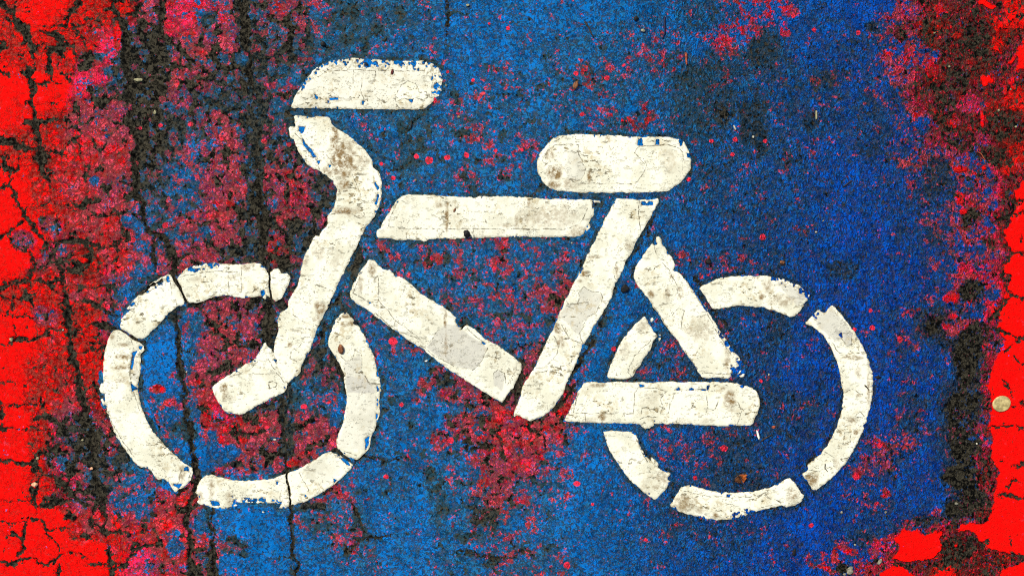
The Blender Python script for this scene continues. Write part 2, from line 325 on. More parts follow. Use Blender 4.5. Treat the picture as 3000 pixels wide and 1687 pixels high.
GREY = [(P['handlebar'][0], .35), (T(*B0,(990,740),(985,680),(1030,600),(1080,575),(1130,600),(1200,650),(1215,690),(1100,715)), -.4),
  (T(*C0,(400,1060),(465,1040),(505,1150),(520,1200),(490,1280),(400,1280),(370,1200)), .55), (T(*B1,(1230,1090),(1290,1010),(1350,960),(1420,970),(1500,1030),(1640,1130),(1600,1220),(1530,1290),(1380,1250),(1200,1130)), .9), (T(*B1,(1680,1300),(1720,1285),(1770,1330),(1740,1440),(1680,1400)), .8),
  (T(*C1,(480,800),(470,740),(510,700),(640,760),(590,890),(500,950),(480,1050),(320,900),(380,830)), .75), (T(*B1,(620,1230),(700,1200),(740,1170),(750,1290),(800,1370),(850,1449),(640,1449)), .7), (T(*B2,(640,30),(850,50),(850,300),(760,560),(590,540),(640,300)), .5),
  (T(*D1,(430,910),(500,870),(570,840),(650,930),(720,1040),(600,1090),(480,990)), .9), (T(*D1,(630,1040),(650,1030),(710,1020),(715,1110),(680,1120)), 1.1), (T(*D1,(150,640),(330,700),(410,760),(330,840),(220,720)), .8), (T(*A1,(940,1230),(980,1160),(975,1400),(930,1350)), .8), (P['top_tube'][0], .12), (T(*B2,(350,640),(560,600),(600,700),(450,830),(360,760)), .35), (P['down_tube'][0], .1)]
STAIN = [(B0,620,1130,90,110,.75),(B0,560,980,26,100,.65),(B0,620,1310,40,40,.65),(B0,540,1210,70,40,.5),(B0,760,1140,40,60,.4),(B0,700,1005,25,15,.5),
  (B1,620,165,70,25,.7),(B1,700,180,50,40,.35),(B1,450,850,30,50,.65),(B1,430,930,30,30,.45),(B1,240,1115,15,20,.7),(B1,560,520,60,80,.2),(B1,440,450,40,60,.3),(B1,345,500,25,50,.45),
  (B1,1350,180,11,120,.75),(B1,1840,230,12,60,.5),(B1,1790,265,50,15,.45),(B1,1290,125,25,20,.45),(C1,115,95,10,40,.6),(C1,250,200,200,70,.33),(C1,470,310,60,40,.45),
  (B1,820,580,25,50,.6),(B1,740,680,20,60,.45),(B1,1340,920,12,60,.7),(B1,1345,1100,10,90,.4),(B1,650,960,60,20,.6),(B1,640,910,40,15,.6),
  (C0,300,1220,50,50,.8),(C0,270,1100,30,40,.55),(C0,300,1310,50,30,.6),(C0,545,1250,15,40,.7),(C0,690,985,30,30,.35),(C0,400,1300,80,40,.4),(C0,1120,1130,70,90,.2),
  (C1,510,610,25,25,.8),(C1,480,660,20,15,.5),(C1,320,990,35,40,.8),(C1,340,1080,25,60,.5),(C1,590,490,50,10,.5),(C1,830,400,30,40,.3),(C1,740,590,12,40,.5),
  (C1,985,755,25,25,.7),(C1,1130,625,15,15,.7),(C1,1100,750,15,50,.4),(C1,1190,740,20,40,.45),(C1,1320,1000,90,90,.3),(C1,1520,1210,20,80,.4),
  (C2,610,100,60,15,.6),(C2,630,325,30,25,.6),(C2,1490,120,15,20,.7),(C2,1540,200,40,60,.6),(C2,560,340,60,20,.25),(C2,1300,350,150,20,.2),(C2,950,200,80,60,.18),
  (D1,120,690,40,50,.45),(D1,220,800,80,40,.4),(D1,75,770,20,20,.6),(C2,1230,930,70,50,.5),(C2,1440,1020,20,20,.6),(C2,1330,980,40,20,.35),(D2,290,870,40,60,.5),
  (D2,430,770,40,50,.6),(D2,610,650,30,40,.35),(D2,740,435,15,20,.7),(D2,710,350,30,30,.5),(D2,760,170,20,12,.5),(D1,710,1200,80,15,.5),(D1,755,1310,20,40,.35),(D2,830,150,10,140,.45),
  (C2,1060,750,40,40,.4),(C2,1010,820,30,20,.5),(C2,950,800,60,80,.15),(C1,800,1150,40,60,.25),(C1,920,980,60,30,.3),(A1,870,1110,35,12,.5),(A1,870,1195,60,15,.6),(A1,860,1270,60,15,.6),(A1,860,1360,40,15,.4),(A1,800,1040,20,30,.5),
  (A2,1500,830,20,60,.5),(A2,1620,890,25,50,.4),(A2,1420,890,20,30,.45),(A2,1590,140,30,60,.65),(A2,1640,190,40,20,.3),(A2,1290,720,25,50,.5),(A1,1760,560,50,30,.4),(A1,1640,640,30,20,.3),(A1,1390,650,40,20,.25)]

# ------------------------------------------------------------------ the road surface
MAP = """rRrrmpudmwootbbbbbbbtxxbbBuDDr
rrrpkmmddoottbbbttxxbxobbtuDDD
RRpdkmddwttttbxtxxttootttxxDDr
RrmmkdmdwttttttttxttottttbxDDD
rcccdxmdddotttxxttttttttbtwuur
RccmdwmmmdotttttttttttttbbtwuR
Rmccwmcdmmowwwwxxbbbbtttbbtwur
Rmrcxmmddoowxwxxwwbbxxtbtbbxur
rccxxmmdddowtwwxmbbbbttbbbbxuR
RcrxxwmmmowwwwwwwwbtwtobbbxkuR
RcrrBxmmddwwbwwmxbbwottbbbxtkp
RccrxxccowtbbmmmcbxxtotbbbbbkR
RcdmxxpcmmttbxcccbbxbttbbbxtkR
RrddxBcmmwbbxxccxbbxxotbbxxbkR
RrmxxcBBBwwbbtmwwbbtttobbxbbkR
RRccccbBbxwbbtwxbbttttbBbttuDR
RRRRpcuBbbwbbtxwwbbbbbbBxupRDr""".split()
#        asphalt red  pure craze
CLS = {'R': (.02, .995, 1.0, .25), 'r': (.14, .995, .9, .6), 'q': (.035, .996, .8, .75), 'c': (.06, .98, .54, 1.0), 'm': (.20, .86, .32, 1.0),
       'd': (.62, .48, .28, .6), 'k': (.92, .4, .3, .1), 'u': (.10, .62, .5, .3), 'p': (.04, .86, .72, .2),
       't': (.13, .06, .3, .2), 'w': (.17, .27, .3, .4), 'b': (.05, .03, .3, .15), 'B': (.015, .008, .3, .1),
       'x': (.10, .24, .32, .35), 'o': (.42, .06, .25, .2), 'D': (.34, .97, .72, 0)}

# cracks: polyline, width in px
CR = []
def crk(w, t, *pts): CR.append((T(*t, *pts), w))
crk(15, A0, (800,-40),(800,0),(810,60),(840,170),(880,220),(890,330),(900,480),(920,560),(905,680),(940,760),(920,870),(945,960),(985,1010),(960,1080),(965,1200),(975,1300),(990,1449))
crk(13, A1, (990,0),(1010,100),(1010,220),(1060,310),(1170,370),(1220,450),(1240,560),(1235,640)); crk(10, A1, (1100,330),(1090,420),(1090,600))
crk(10, A1, (1310,780),(1390,820),(1430,880)); crk(13, A1, (1220,900),(1240,930),(1270,1060),(1270,1250),(1300,1400))
crk(15, A2, (1265,50),(1310,130),(1310,250),(1330,370),(1365,450),(1350,560),(1385,640),(1390,760),(1370,880),(1330,940),(1315,1060),(1340,1150),(1370,1250),(1330,1320),(1350,1449),(1355,1600))
crk(13, A0, (-40,20),(0,40),(90,100),(115,180),(200,250),(215,300),(270,340)); crk(15, A0, (200,480),(210,560),(240,610),(230,740),(250,860),(265,950),(290,1060),(300,1200),(340,1270),(350,1330))
crk(24, A0, (-60,980),(0,990),(150,1040),(290,1070)); crk(12, A0, (290,1070),(460,1100)); crk(22, A0, (250,940),(285,1100))
crk(6, A0, (240,600),(360,590),(440,580)); crk(9, A0, (360,580),(340,470),(350,370),(420,320),(390,250),(280,235)); crk(9, A0, (420,320),(510,330),(570,420)); crk(9, A0, (390,190),(460,180),(500,110),(540,40),(560,0)); crk(8, A0, (530,180),(560,260),(610,330))
crk(6, A0, (-40,1325),(0,1330),(80,1330),(90,1400),(110,1449)); crk(5, A0, (80,1320),(60,1200),(130,1190),(150,1100)); crk(7, A0, (0,490),(50,540)); crk(12, A0, (1125,-40),(1130,0),(1130,100),(1140,200),(1165,300)); crk(13, A0, (985,0),(970,90),(900,110)); crk(16, A0, (970,90),(1040,120)); crk(12, A0, (0,300),(30,340))
crk(9, A0, (1690,-40),(1690,0),(1720,100),(1740,200),(1730,320),(1760,420),(1780,540),(1790,640)); crk(5, A0, (1830,900),(1820,1100),(1835,1300),(1850,1449))
crk(8, A1, (1840,0),(1850,200),(1870,400),(1890,560)); crk(9, A1, (1900,800),(1910,950),(1905,1100)); crk(9, B2, (190,150),(200,300),(205,450),(225,560),(225,680),(220,740)); crk(7, B2, (250,950),(250,1050),(260,1200),(280,1330),(290,1449))
crk(12, A1, (80,0),(110,100),(150,150),(185,240),(300,340),(360,420)); crk(17, A1, (360,420),(380,500),(430,600),(450,720)); crk(24, A1, (450,720),(470,820),(490,950),(490,1050)); crk(18, A1, (490,1050),(500,1150),(540,1280),(560,1400),(590,1449))
crk(20, A2, (540,0),(570,130),(590,250),(570,350),(640,420),(650,560),(660,700)); crk(17, A2, (660,700),(690,830),(730,950),(745,1060)); crk(14, A2, (745,1060),(725,1110),(760,1200)); crk(19, A2, (760,1200),(780,1330),(800,1449),(810,1600))
crk(7, A1, (0,340),(60,330),(70,300),(180,240)); crk(7, A1, (60,340),(100,410),(200,460),(240,540),(210,640),(190,750)); crk(9, A1, (240,570),(300,560),(350,490)); crk(7, A1, (0,700),(100,660)); crk(12, A1, (100,660),(260,660)); crk(6, A1, (260,660),(400,710)); crk(9, A1, (400,600),(500,580),(620,540),(640,460),(600,380)); crk(13, A1, (390,390),(500,370),(600,380),(720,420)); crk(7, A1, (720,420),(830,400),(890,340))
crk(5, A1, (0,760),(80,790),(95,900),(105,1000),(130,1050)); crk(7, A1, (100,910),(180,890),(260,930)); crk(13, A1, (80,1080),(200,1070),(300,1070)); crk(8, A1, (300,1070),(330,1010),(440,1000)); crk(6, A1, (-40,1115),(0,1115),(80,1110)); crk(7, A1, (530,1010),(620,980)); crk(12, A1, (620,980),(740,970),(860,1020)); crk(9, A1, (860,1020),(1020,1110)); crk(5, A1, (450,700),(600,700),(780,690)); crk(6, A1, (480,130),(560,130),(660,90),(720,100))
crk(7, A1, (540,1180),(640,1150),(740,1120)); crk(6, A1, (880,280),(890,340),(960,420)); crk(8, A1, (600,800),(680,820),(820,900)); crk(6, A1, (780,690),(800,780),(820,860)); crk(7, A1, (760,150),(820,170),(850,240),(880,280))
crk(4, A2, (0,75),(100,90)); crk(4, A2, (0,240),(200,240),(280,240)); crk(9, A2, (0,405),(80,408)); crk(6, A2, (80,408),(150,405),(310,415)); crk(5, A2, (260,400),(280,320),(350,330),(410,380),(520,400)); crk(6, A2, (340,410),(370,510)); crk(8, A2, (-40,640),(0,640),(100,635),(180,650),(250,650)); crk(13, A2, (250,650),(310,570)); crk(10, A2, (310,570),(400,530),(480,510)); crk(12, A2, (250,660),(290,750)); crk(9, A2, (290,750),(360,735),(430,770),(490,830),(520,910),(670,950)); crk(7, A2, (290,750),(250,800),(245,900),(260,1000)); crk(9, A2, (260,960),(380,930),(500,920)); crk(3, A2, (0,905),(240,905))
crk(5, A2, (0,1065),(90,1100),(170,1070),(210,1050)); crk(6, A2, (210,1050),(290,1050),(340,1130),(480,1110)); crk(6, A2, (175,1080),(165,1240),(130,1290),(130,1330),(60,1360),(-40,1360)); crk(5, A2, (130,1320),(200,1320),(300,1360),(370,1340),(450,1280)); crk(8, A2, (450,1280),(560,1290)); crk(4, A2, (560,1290),(640,1340)); crk(4, A2, (330,1150),(400,1220),(440,1280)); crk(6, A2, (410,1350),(415,1449),(415,1560)); crk(7, A2, (640,1020),(650,1090),(720,1110)); crk(5, A2, (770,1150),(900,1130)); crk(6, A2, (560,1170),(660,1190)); crk(5, A2, (600,1365),(760,1370)); crk(7, A2, (820,1390),(890,1370),(930,1310),(970,1300)); crk(7, A2, (890,1340),(950,1280),(1060,1240),(1130,1190)); crk(8, A2, (1500,950),(1490,1080),(1500,1150),(1520,1300),(1540,1449)); crk(5, A2, (1480,350),(1600,340),(1640,330)); crk(8, A2, (0,270),(15,320),(10,360)); crk(9, A2, (1640,440),(1760,440),(1900,430)); crk(5, A2, (500,1045),(520,1050)); crk(5, A2, (80,1150),(120,1160))
crk(5, D1, (2000,185),(1932,190),(1830,200),(1700,250)); crk(4, D1, (2000,458),(1932,460),(1850,470),(1800,530),(1770,600),(1790,690),(1840,750),(1932,770),(2000,775)); crk(6, D1, (1840,760),(1780,840),(1680,940),(1740,990),(1830,1050),(1890,1090),(1932,1070),(2000,1060)); crk(4, D1, (1890,1090),(1780,1180)); crk(5, D1, (1850,1200),(1932,1260)); crk(5, D1, (1830,90),(1932,100)); crk(4, D1, (1910,350),(1932,375))
crk(7, D2, (1650,410),(1760,395),(1860,390),(1932,415),(2000,420)); crk(5, D2, (1850,240),(1932,230)); crk(6, D2, (1740,880),(1840,870),(1932,920)); crk(6, D2, (1850,680),(1932,660)); crk(7, D2, (1810,820),(1900,770)); crk(6, D2, (1800,70),(1860,160)); crk(6, D2, (1850,1270),(1932,1320)); crk(5, D2, (1020,1370),(1100,1390),(1160,1420)); crk(5, D2, (1740,650),(1790,620)); crk(5, D2, (1830,1170),(1860,1220)); crk(6, D2, (1660,1180),(1640,1250))
crk(4, C1, (1010,200),(980,290),(900,430),(850,500)); crk(4, C1, (1270,620),(1340,700),(1400,820),(1530,1000)); crk(6, C1, (660,870),(640,980),(560,1100),(480,1230),(400,1380)); crk(9, C1, (80,1230),(60,1330),(10,1449)); crk(8, C2, (70,60),(20,160),(0,250)); crk(8, C2, (100,380),(180,430),(210,480),(240,560)); crk(7, B2, (1900,30),(1750,220)); crk(7, C2, (470,60),(380,200),(310,280))
crk(4, B2, (560,560),(700,640),(760,600),(880,640),(1050,620)); crk(6, B2, (660,930),(740,1070),(750,1180)); crk(8, B2, (750,1180),(980,1160)); crk(5, B2, (750,1180),(640,1270)); crk(5, B2, (1500,1200),(1560,1080),(1640,1000)); crk(5, B2, (1810,1150),(1830,1280)); crk(6, B2, (1690,430),(1750,520),(1740,640)); crk(5, B2, (1400,1260),(1550,1300),(1700,1330),(1932,1270)); crk(6, B2, (1480,470),(1500,560),(1700,540)); crk(5, B2, (1320,300),(1450,330),(1600,310))
crk(5, B0, (1340,0),(1350,100),(1345,300)); crk(3, B1, (1710,600),(1700,750)); crk(10, B1, (610,870),(690,930)); crk(8, B1, (540,1190),(620,1300),(640,1449)); crk(6, B1, (1885,1270),(1830,1420))

# soft patches: tile, x, y, rx, ry, asphalt, red, pure (None keeps the map)
PAT = [(A0,170,205,55,45,.9,1,.9),(A0,20,320,30,40,.8,1,.9),(A0,285,1110,60,50,.9,1,.9),(A0,200,520,40,35,.75,1,.9),(A0,850,170,60,40,.92,.9,.8),(A0,1000,200,50,50,.9,.8,.5),(A0,620,430,80,60,.7,.7,.5),(A0,710,410,40,40,.35,.15,.4),(A0,930,350,110,110,.82,.5,.4),(A0,1000,620,130,110,.95,.5,.3),(A0,1080,900,110,110,.9,.5,.3),(A0,1060,1050,90,200,.9,.3,.3),
 (A0,1170,1200,50,60,.12,.05,.3),(A0,660,1280,35,25,.05,.05,.3),(A0,830,260,30,120,.02,.85,.85),(A0,680,560,110,50,.04,.75,.8),(A0,560,650,70,50,.03,.9,.85),(A0,1300,100,110,120,.04,.72,.75),(A0,1400,100,50,80,.05,.3,.6),(A0,1200,200,40,60,.03,.9,.8),(A0,1480,150,50,60,.75,.2,.3),
 (A0,1730,150,45,200,.93,.2,.3),(A0,1740,500,45,200,.9,.2,.3),(A0,1780,900,50,250,.85,.15,.3),(A0,1800,1250,60,200,.85,.15,.3),(A0,1600,730,150,60,.8,.2,.3),(A0,1400,680,60,50,.8,.4,.3),(A0,1720,420,60,50,.5,.1,.3),
 (A1,1800,150,60,200,.9,.2,.3),(A1,1870,400,50,250,.95,.2,.3),(A1,1640,470,130,40,.9,.3,.3),(A1,1100,230,70,60,.6,.1,.3),(A1,1070,230,40,40,.03,.1,.3),(A1,1000,380,60,80,.12,.25,.4),(A1,930,260,60,50,.1,.2,.4),(A1,1010,560,80,60,.1,.2,.3),(A1,1440,340,80,60,.12,.3,.4),(A1,920,740,50,60,.1,.3,.3),(A1,180,380,70,60,.2,.7,.35),(A1,350,270,80,60,.3,.7,.3),(A1,320,900,90,60,.08,.75,.4),(A1,1230,880,80,60,.85,.2,.3),
 (A1,1140,1200,110,130,.01,.02,.3),(A1,1180,1030,60,60,.03,.04,.3),(A1,1100,1340,110,100,.01,.15,.6),(A2,1100,60,110,140,.01,.02,.3),(A2,1100,130,60,30,.01,.95,.6),(A2,1200,225,45,25,.01,.95,.6),(A2,1130,340,50,40,.02,.8,.55),(A2,1080,190,30,15,.01,.8,.6),(A2,1200,380,90,80,.05,.12,.4),(A2,1290,420,90,60,.7,.1,.3),
 (A1,1900,950,50,350,.92,.35,.3),(A2,640,480,140,90,.95,.3,.3),(A2,870,590,70,80,.85,.1,.3),(A2,570,560,80,70,.9,.3,.3),(A2,680,640,80,70,.8,.5,.3),(A2,500,660,50,40,.85,.5,.3),(A2,680,820,60,60,.85,.5,.3),(A2,1560,590,170,70,.02,.03,.3),(A2,1500,480,50,60,.05,.1,.3),(A2,1750,650,100,60,.2,.5,.3),(A2,1460,300,40,120,.1,.9,.6),(A2,1570,420,60,60,.05,.95,.65),(A2,1715,490,40,25,.02,.98,.7),(A2,1850,260,90,60,.9,.2,.3),
 (A2,950,820,90,70,.12,.3,.35),(A2,1210,1150,60,40,.1,.2,.3),(A2,1240,1250,70,60,.04,.1,.3),(A2,1420,1050,110,80,.15,.15,.3),(A2,1450,1330,80,90,.5,.6,.35),(A2,1400,1449,60,60,.85,.4,.3),(A2,1150,1390,180,40,.06,.7,.6),(A2,830,1250,60,160,.03,.97,.8),(A2,1650,1350,110,110,.02,.03,.3),(A2,1780,1090,150,120,.01,.02,.3),(A2,1720,1260,50,60,.4,.3,.3),(A2,1640,1230,60,60,.6,.4,.3),
 (B0,150,80,60,50,.12,.85,.45),(B0,430,80,60,50,.1,.3,.5),(B0,440,420,40,50,.02,.02,.3),(B0,620,150,150,80,.7,.05,.3),(B0,240,800,110,30,.92,.1,.3),(B0,1100,850,200,80,.45,.02,.3),(B0,1440,200,90,200,.06,.02,.3),(B0,560,900,60,40,.8,.05,.3),(B0,1430,750,40,60,.2,.3,.5),(B0,1490,940,90,60,.4,.35,.5),(B0,1750,550,50,80,.15,.4,.5),(B0,1480,1270,70,80,.3,.4,.5),(B0,1750,1240,40,60,.3,.35,.5),(B0,1100,1100,100,150,.62,.02,.3),
 (B0,280,1300,90,120,.35,.9,.5),(B0,200,660,40,50,.3,.8,.5),(B0,90,1300,40,120,.35,.85,.45),
 (B1,280,100,100,100,.3,.9,.6),(B1,150,450,80,120,.45,.85,.55),(B1,330,300,120,100,.75,.5,.4),(B1,700,480,60,200,.88,.1,.3),(B1,480,1100,60,130,.85,.15,.3),(B1,560,800,60,60,.9,.1,.3),(B1,1250,520,110,60,.25,.5,.5),(B1,820,420,60,60,.15,.1,.3),(B1,1080,420,80,50,.15,.1,.3),(B1,1720,470,60,110,.15,.55,.5),(B1,1620,450,100,60,.12,.12,.3),(B1,1850,620,110,110,.18,.25,.4),(B1,870,1000,70,60,.1,.1,.3),(B1,1100,1120,70,60,.1,.6,.45),(B1,1050,1280,130,120,.08,.08,.3),(B1,1200,1380,60,60,.2,.6,.4),(B1,1290,1330,60,60,.3,.7,.45),
 (B2,80,360,100,70,.2,.8,.4),(B2,230,300,60,300,.8,.3,.3),(B2,340,590,40,30,.05,.98,.7),(B2,260,650,50,25,.05,.98,.7),(B2,450,180,80,80,.15,.2,.3),(B2,580,320,50,80,.05,.05,.3),(B2,1000,150,100,150,.15,.04,.3),(B2,1150,180,50,60,.15,.6,.45),(B2,1350,170,70,70,.35,.75,.5),(B2,1560,210,110,60,.15,.97,.65),(B2,1500,370,140,100,.2,.95,.6),(B2,1650,470,110,80,.12,.95,.65),(B2,1850,420,100,110,.08,.97,.75),(B2,1680,650,110,80,.2,.9,.55),(B2,1790,600,50,50,.05,.97,.7),(B2,1900,600,60,50,.1,.97,.7),(B2,1350,60,60,60,.85,.3,.3),(B2,1280,480,60,60,.25,.75,.45),(B2,850,600,130,60,.08,.03,.3),(B2,1010,780,150,160,.15,.03,.3),(B2,1150,700,50,250,.05,.03,.3),(B2,1280,900,80,200,.6,.1,.3),(B2,530,870,70,50,.08,.8,.55),(B2,420,940,100,40,.5,.5,.4),(B2,450,1080,90,70,.6,.2,.35),(B2,400,1300,140,140,.05,.01,.3),(B2,100,1250,150,180,.02,.02,.3),(B2,660,1240,70,50,.3,.6,.5),(B2,800,1300,60,100,.2,.4,.45),(B2,1050,1200,200,130,.05,.03,.3),(B2,1120,950,140,120,.04,.03,.3),(B2,1700,1230,110,70,.15,.35,.4),(B2,1850,1080,70,60,.05,.03,.3),(B2,1600,1000,120,120,.4,.45,.35),(B2,1620,800,60,40,.2,.7,.45),
 (C0,1700,40,120,60,.02,.6,.6),(C0,1640,220,90,100,.02,.55,.6),(C0,1480,260,110,70,.02,.5,.6),(C0,1440,300,40,30,.05,.5,.8),(C0,1720,280,40,60,.03,.5,.8),(C0,560,570,120,70,.3,.35,.6),(C0,930,820,80,80,.2,.5,.6),(C0,800,870,180,50,.25,.35,.6),(C0,1500,820,60,90,.88,.05,.3),(C0,1660,880,40,130,.75,.05,.3),(C0,1780,400,100,110,.68,.04,.3),(C0,1300,560,150,80,.6,.05,.3),(C0,1130,450,60,60,.25,.3,.5),(C0,250,620,180,70,.2,.12,.5),(C0,840,760,60,40,.02,.02,.3),
 (D0,120,80,190,110,.02,.45,.6),(D0,230,210,40,50,.03,.55,.8),(D0,750,60,200,70,.02,.02,.3),(D0,950,40,80,70,.01,.02,.3),(D0,1130,80,90,70,.05,.55,.5),(D0,860,200,60,40,.7,.3,.3),(D0,1050,220,60,60,.6,.95,.7),(D0,1200,180,80,30,.25,.95,.8),(D0,1250,400,90,60,.06,.45,.55),(D0,1300,490,50,50,.05,.95,.85),(D0,1100,540,60,60,.15,.6,.5),(D0,1250,240,60,60,.5,.97,.75),(D0,1580,280,110,120,.62,.97,.68),(D0,1640,380,80,80,.72,.97,.68),(D0,1450,560,70,110,.74,.95,.68),(D0,1700,640,90,50,.62,.95,.7),(D0,1660,560,35,35,.02,1,1),(D0,1750,570,30,55,.02,1,1),(D0,1840,575,26,22,.01,1,1),(D0,1790,455,20,20,.01,1,1),(D0,1660,40,60,20,.02,1,1),(D0,1700,120,25,15,.05,1,.9),(D0,1890,420,40,70,.05,1,1),(D0,1912,100,40,110,.2,1,.95),(D0,1660,640,25,60,.03,1,1),(D0,1800,645,15,25,.03,1,1),(D0,1460,250,30,20,.1,1,.9),(D0,1550,740,90,60,.15,.85,.75),(D0,1640,860,25,60,.05,.95,.95),(D0,1440,890,40,50,.1,.95,.9),(D0,1840,110,110,130,.10,1,.97),(D0,1760,330,60,60,.2,1,.95),(D0,1880,760,60,120,.12,1,.96),(D0,1330,60,50,60,.1,.95,.9),(D0,1800,900,120,140,.6,.98,.7),(D0,1480,1000,120,60,.5,.95,.75),(D0,1600,1170,60,60,.1,.5,.6),(D0,1490,1200,60,30,.03,.98,.95),(D0,1650,1190,25,20,.02,1,1),(D0,1350,700,110,90,.65,.85,.6),(D0,1220,880,80,80,.1,.25,.4),(D0,1720,1100,110,70,.6,.97,.7),(D0,1900,1350,50,60,.03,1,1),(D0,1600,1320,130,80,.15,.5,.55),(D0,1480,1390,50,40,.05,.98,.95),(D0,1300,1250,100,130,.65,.3,.4),(D0,500,570,110,60,.45,.3,.45),(D0,250,1130,40,80,.5,.3,.5),(D0,850,900,120,200,.25,.06,.3),(D0,60,880,60,200,.7,.03,.3),(D0,430,870,50,80,.6,.04,.3),
 (D1,1300,350,60,60,.5,.2,.4),(D1,1560,220,60,60,.85,.7,.6),(D1,1480,90,40,50,.04,.97,.9),(D1,1520,570,60,40,.03,.9,.85),(D1,1500,170,30,20,.03,.98,.95),(D1,1700,100,60,60,.1,.4,.5),(D1,1650,280,80,60,.1,.45,.5),(D1,1690,410,50,60,.75,.9,.7),(D1,1760,480,50,40,.05,.1,.35),(D1,1550,450,150,60,.1,.4,.5),(D1,1550,740,90,70,.92,.4,.4),(D1,1420,770,50,40,.03,.95,.9),(D1,1380,980,40,30,.03,.95,.85),(D1,1430,910,30,20,.03,.95,.8),(D1,1720,760,50,60,.12,.1,.35),(D1,1580,860,80,60,.12,.25,.45),(D1,1600,1010,80,60,.9,.5,.5),(D1,1550,1100,80,90,.96,.2,.4),(D1,1560,1300,100,150,.97,.1,.4),(D1,1760,1110,40,50,.15,.15,.4),(D1,1750,1230,40,50,.1,.35,.5),(D1,650,570,100,60,.55,.04,.3),(D1,1350,1250,90,120,.1,.03,.3),(D1,1130,1250,100,120,.08,.03,.3),
 (D2,1560,130,80,140,.93,.15,.4),(D2,1500,400,80,100,.75,.6,.5),(D2,1570,600,130,120,.97,.3,.4),(D2,1650,700,70,150,.55,.98,.8),(D2,1480,750,100,120,.97,.1,.4),(D2,1420,980,90,90,.96,.1,.4),(D2,1560,960,80,100,.9,.8,.6),(D2,1660,1000,70,60,.5,1,.85),(D2,1300,1060,120,35,.93,.1,.4),(D2,1670,260,40,40,.03,.12,.4),(D2,1570,475,30,12,.05,.1,.4),(D2,1680,100,50,60,.08,.45,.5),(D2,950,600,130,110,.15,.5,.5),(D2,900,520,50,40,.08,.8,.6),(D2,950,860,40,40,.1,.6,.5),(D2,750,740,30,30,.05,.85,.6),(D2,1150,200,130,60,.35,.04,.3),(D2,1120,360,90,70,.5,.05,.3),(D2,800,1180,100,60,.55,.15,.35),(D2,1100,1160,100,40,.04,.9,.85),(D2,950,1230,120,60,.05,.78,.75),(D2,700,1330,210,100,.06,.6,.6),(D2,520,1340,110,80,.06,.45,.6),(D2,1160,1260,110,70,.01,1,1),(D2,1310,1180,70,90,.01,1,1),(D2,1030,1320,80,50,.05,.95,.95),(D2,1280,1380,140,60,.45,1,.9),(D2,1450,1240,90,140,.85,1,.85),(D2,1420,1120,50,60,.85,1,.8),(D2,1570,1200,90,60,.8,1,.8),(D2,1450,1235,14,12,.01,1,1),(D2,1130,1350,60,40,.6,1,.9),(D2,1780,1010,25,15,.8,1,.9),(D2,650,1400,40,30,.99,.5,.3),(D2,890,1345,22,20,.98,.5,.3),(D2,200,300,300,200,.25,.04,.3)]
# solid red field on the right and its lobes (sharp-edged)
REDPOLY = [T(*D1,(2100,0),(1868,0),(1868,80),(1905,100),(1835,195),(1800,300),(1810,420),(1850,460),(1800,515),(1770,590),(1850,610),(1832,700),(1800,770),(1782,900),(1745,1000),(1800,1080),(1730,1180),(1720,1280),(1690,1350),(1660,1400),(1720,1449)) + T(*D2,(1690,120),(1710,200),(1690,300),(1655,400),(1730,450),(1690,520),(1700,600),(1715,660),(1760,720),(1730,800),(1740,880),(1740,930),(1715,1000),(1660,1065),(1490,1090),(1480,1130),(1530,1140),(1580,1150),(1640,1190),(1700,1240),(1780,1270),(1860,1280),(1932,1330),(2100,1340)),
  T(*D2,(1000,1330),(1040,1260),(1020,1180),(1100,1120),(1180,1110),(1210,1150),(1300,1130),(1360,1100),(1382,1140),(1350,1220),(1330,1290),(1240,1320),(1150,1340)),
  T(*D2,(1760,1449),(1800,1380),(1900,1350),(2100,1360),(2100,1600),(1700,1600)), T(*D2,(930,1449),(980,1390),(1030,1370),(1110,1400),(1180,1449),(1180,1560),(930,1560)), T(*D0,(1600,10),(1640,0),(1720,55),(1690,70),(1640,45)), T(*D0,(1840,440),(1890,340),(1932,300),(2100,300),(2100,480),(1890,490),(1880,420)), T(*D0,(1640,540),(1700,530),(1715,580),(1650,600)), T(*D0,(1845,1340),(1932,1280),(2100,1280),(2100,1449),(1860,1449))]
BLUESTRIP = [(T(*B1,(850,150),(700,440),(560,760)), 8), (T(*B1,(480,900),(400,1100),(290,1290)), 6), (T(*C1,(960,270),(820,540),(700,760),(640,880),(520,1120),(400,1370)), 11), (T(*C1,(600,110),(530,310)), 9), (T(*A1,(1040,1070),(1160,950)), 12), (T(*B1,(870,1200),(890,1400)), 6), (T(*B2,(885,60),(860,350),(790,520)), 7), (T(*C1,(1560,1300),(1650,1330)), 14), (T(*A2,(715,20),(725,200),(740,260)), 9), (T(*C1,(960,500),(1040,420)), 8), (T(*A2,(1120,790),(1240,850)), 8), (T(*B1,(500,1030),(500,1110)), 5), (T(*A2,(1000,150),(1130,450)), 6), (T(*C2,(920,480),(1080,690)), 9)]
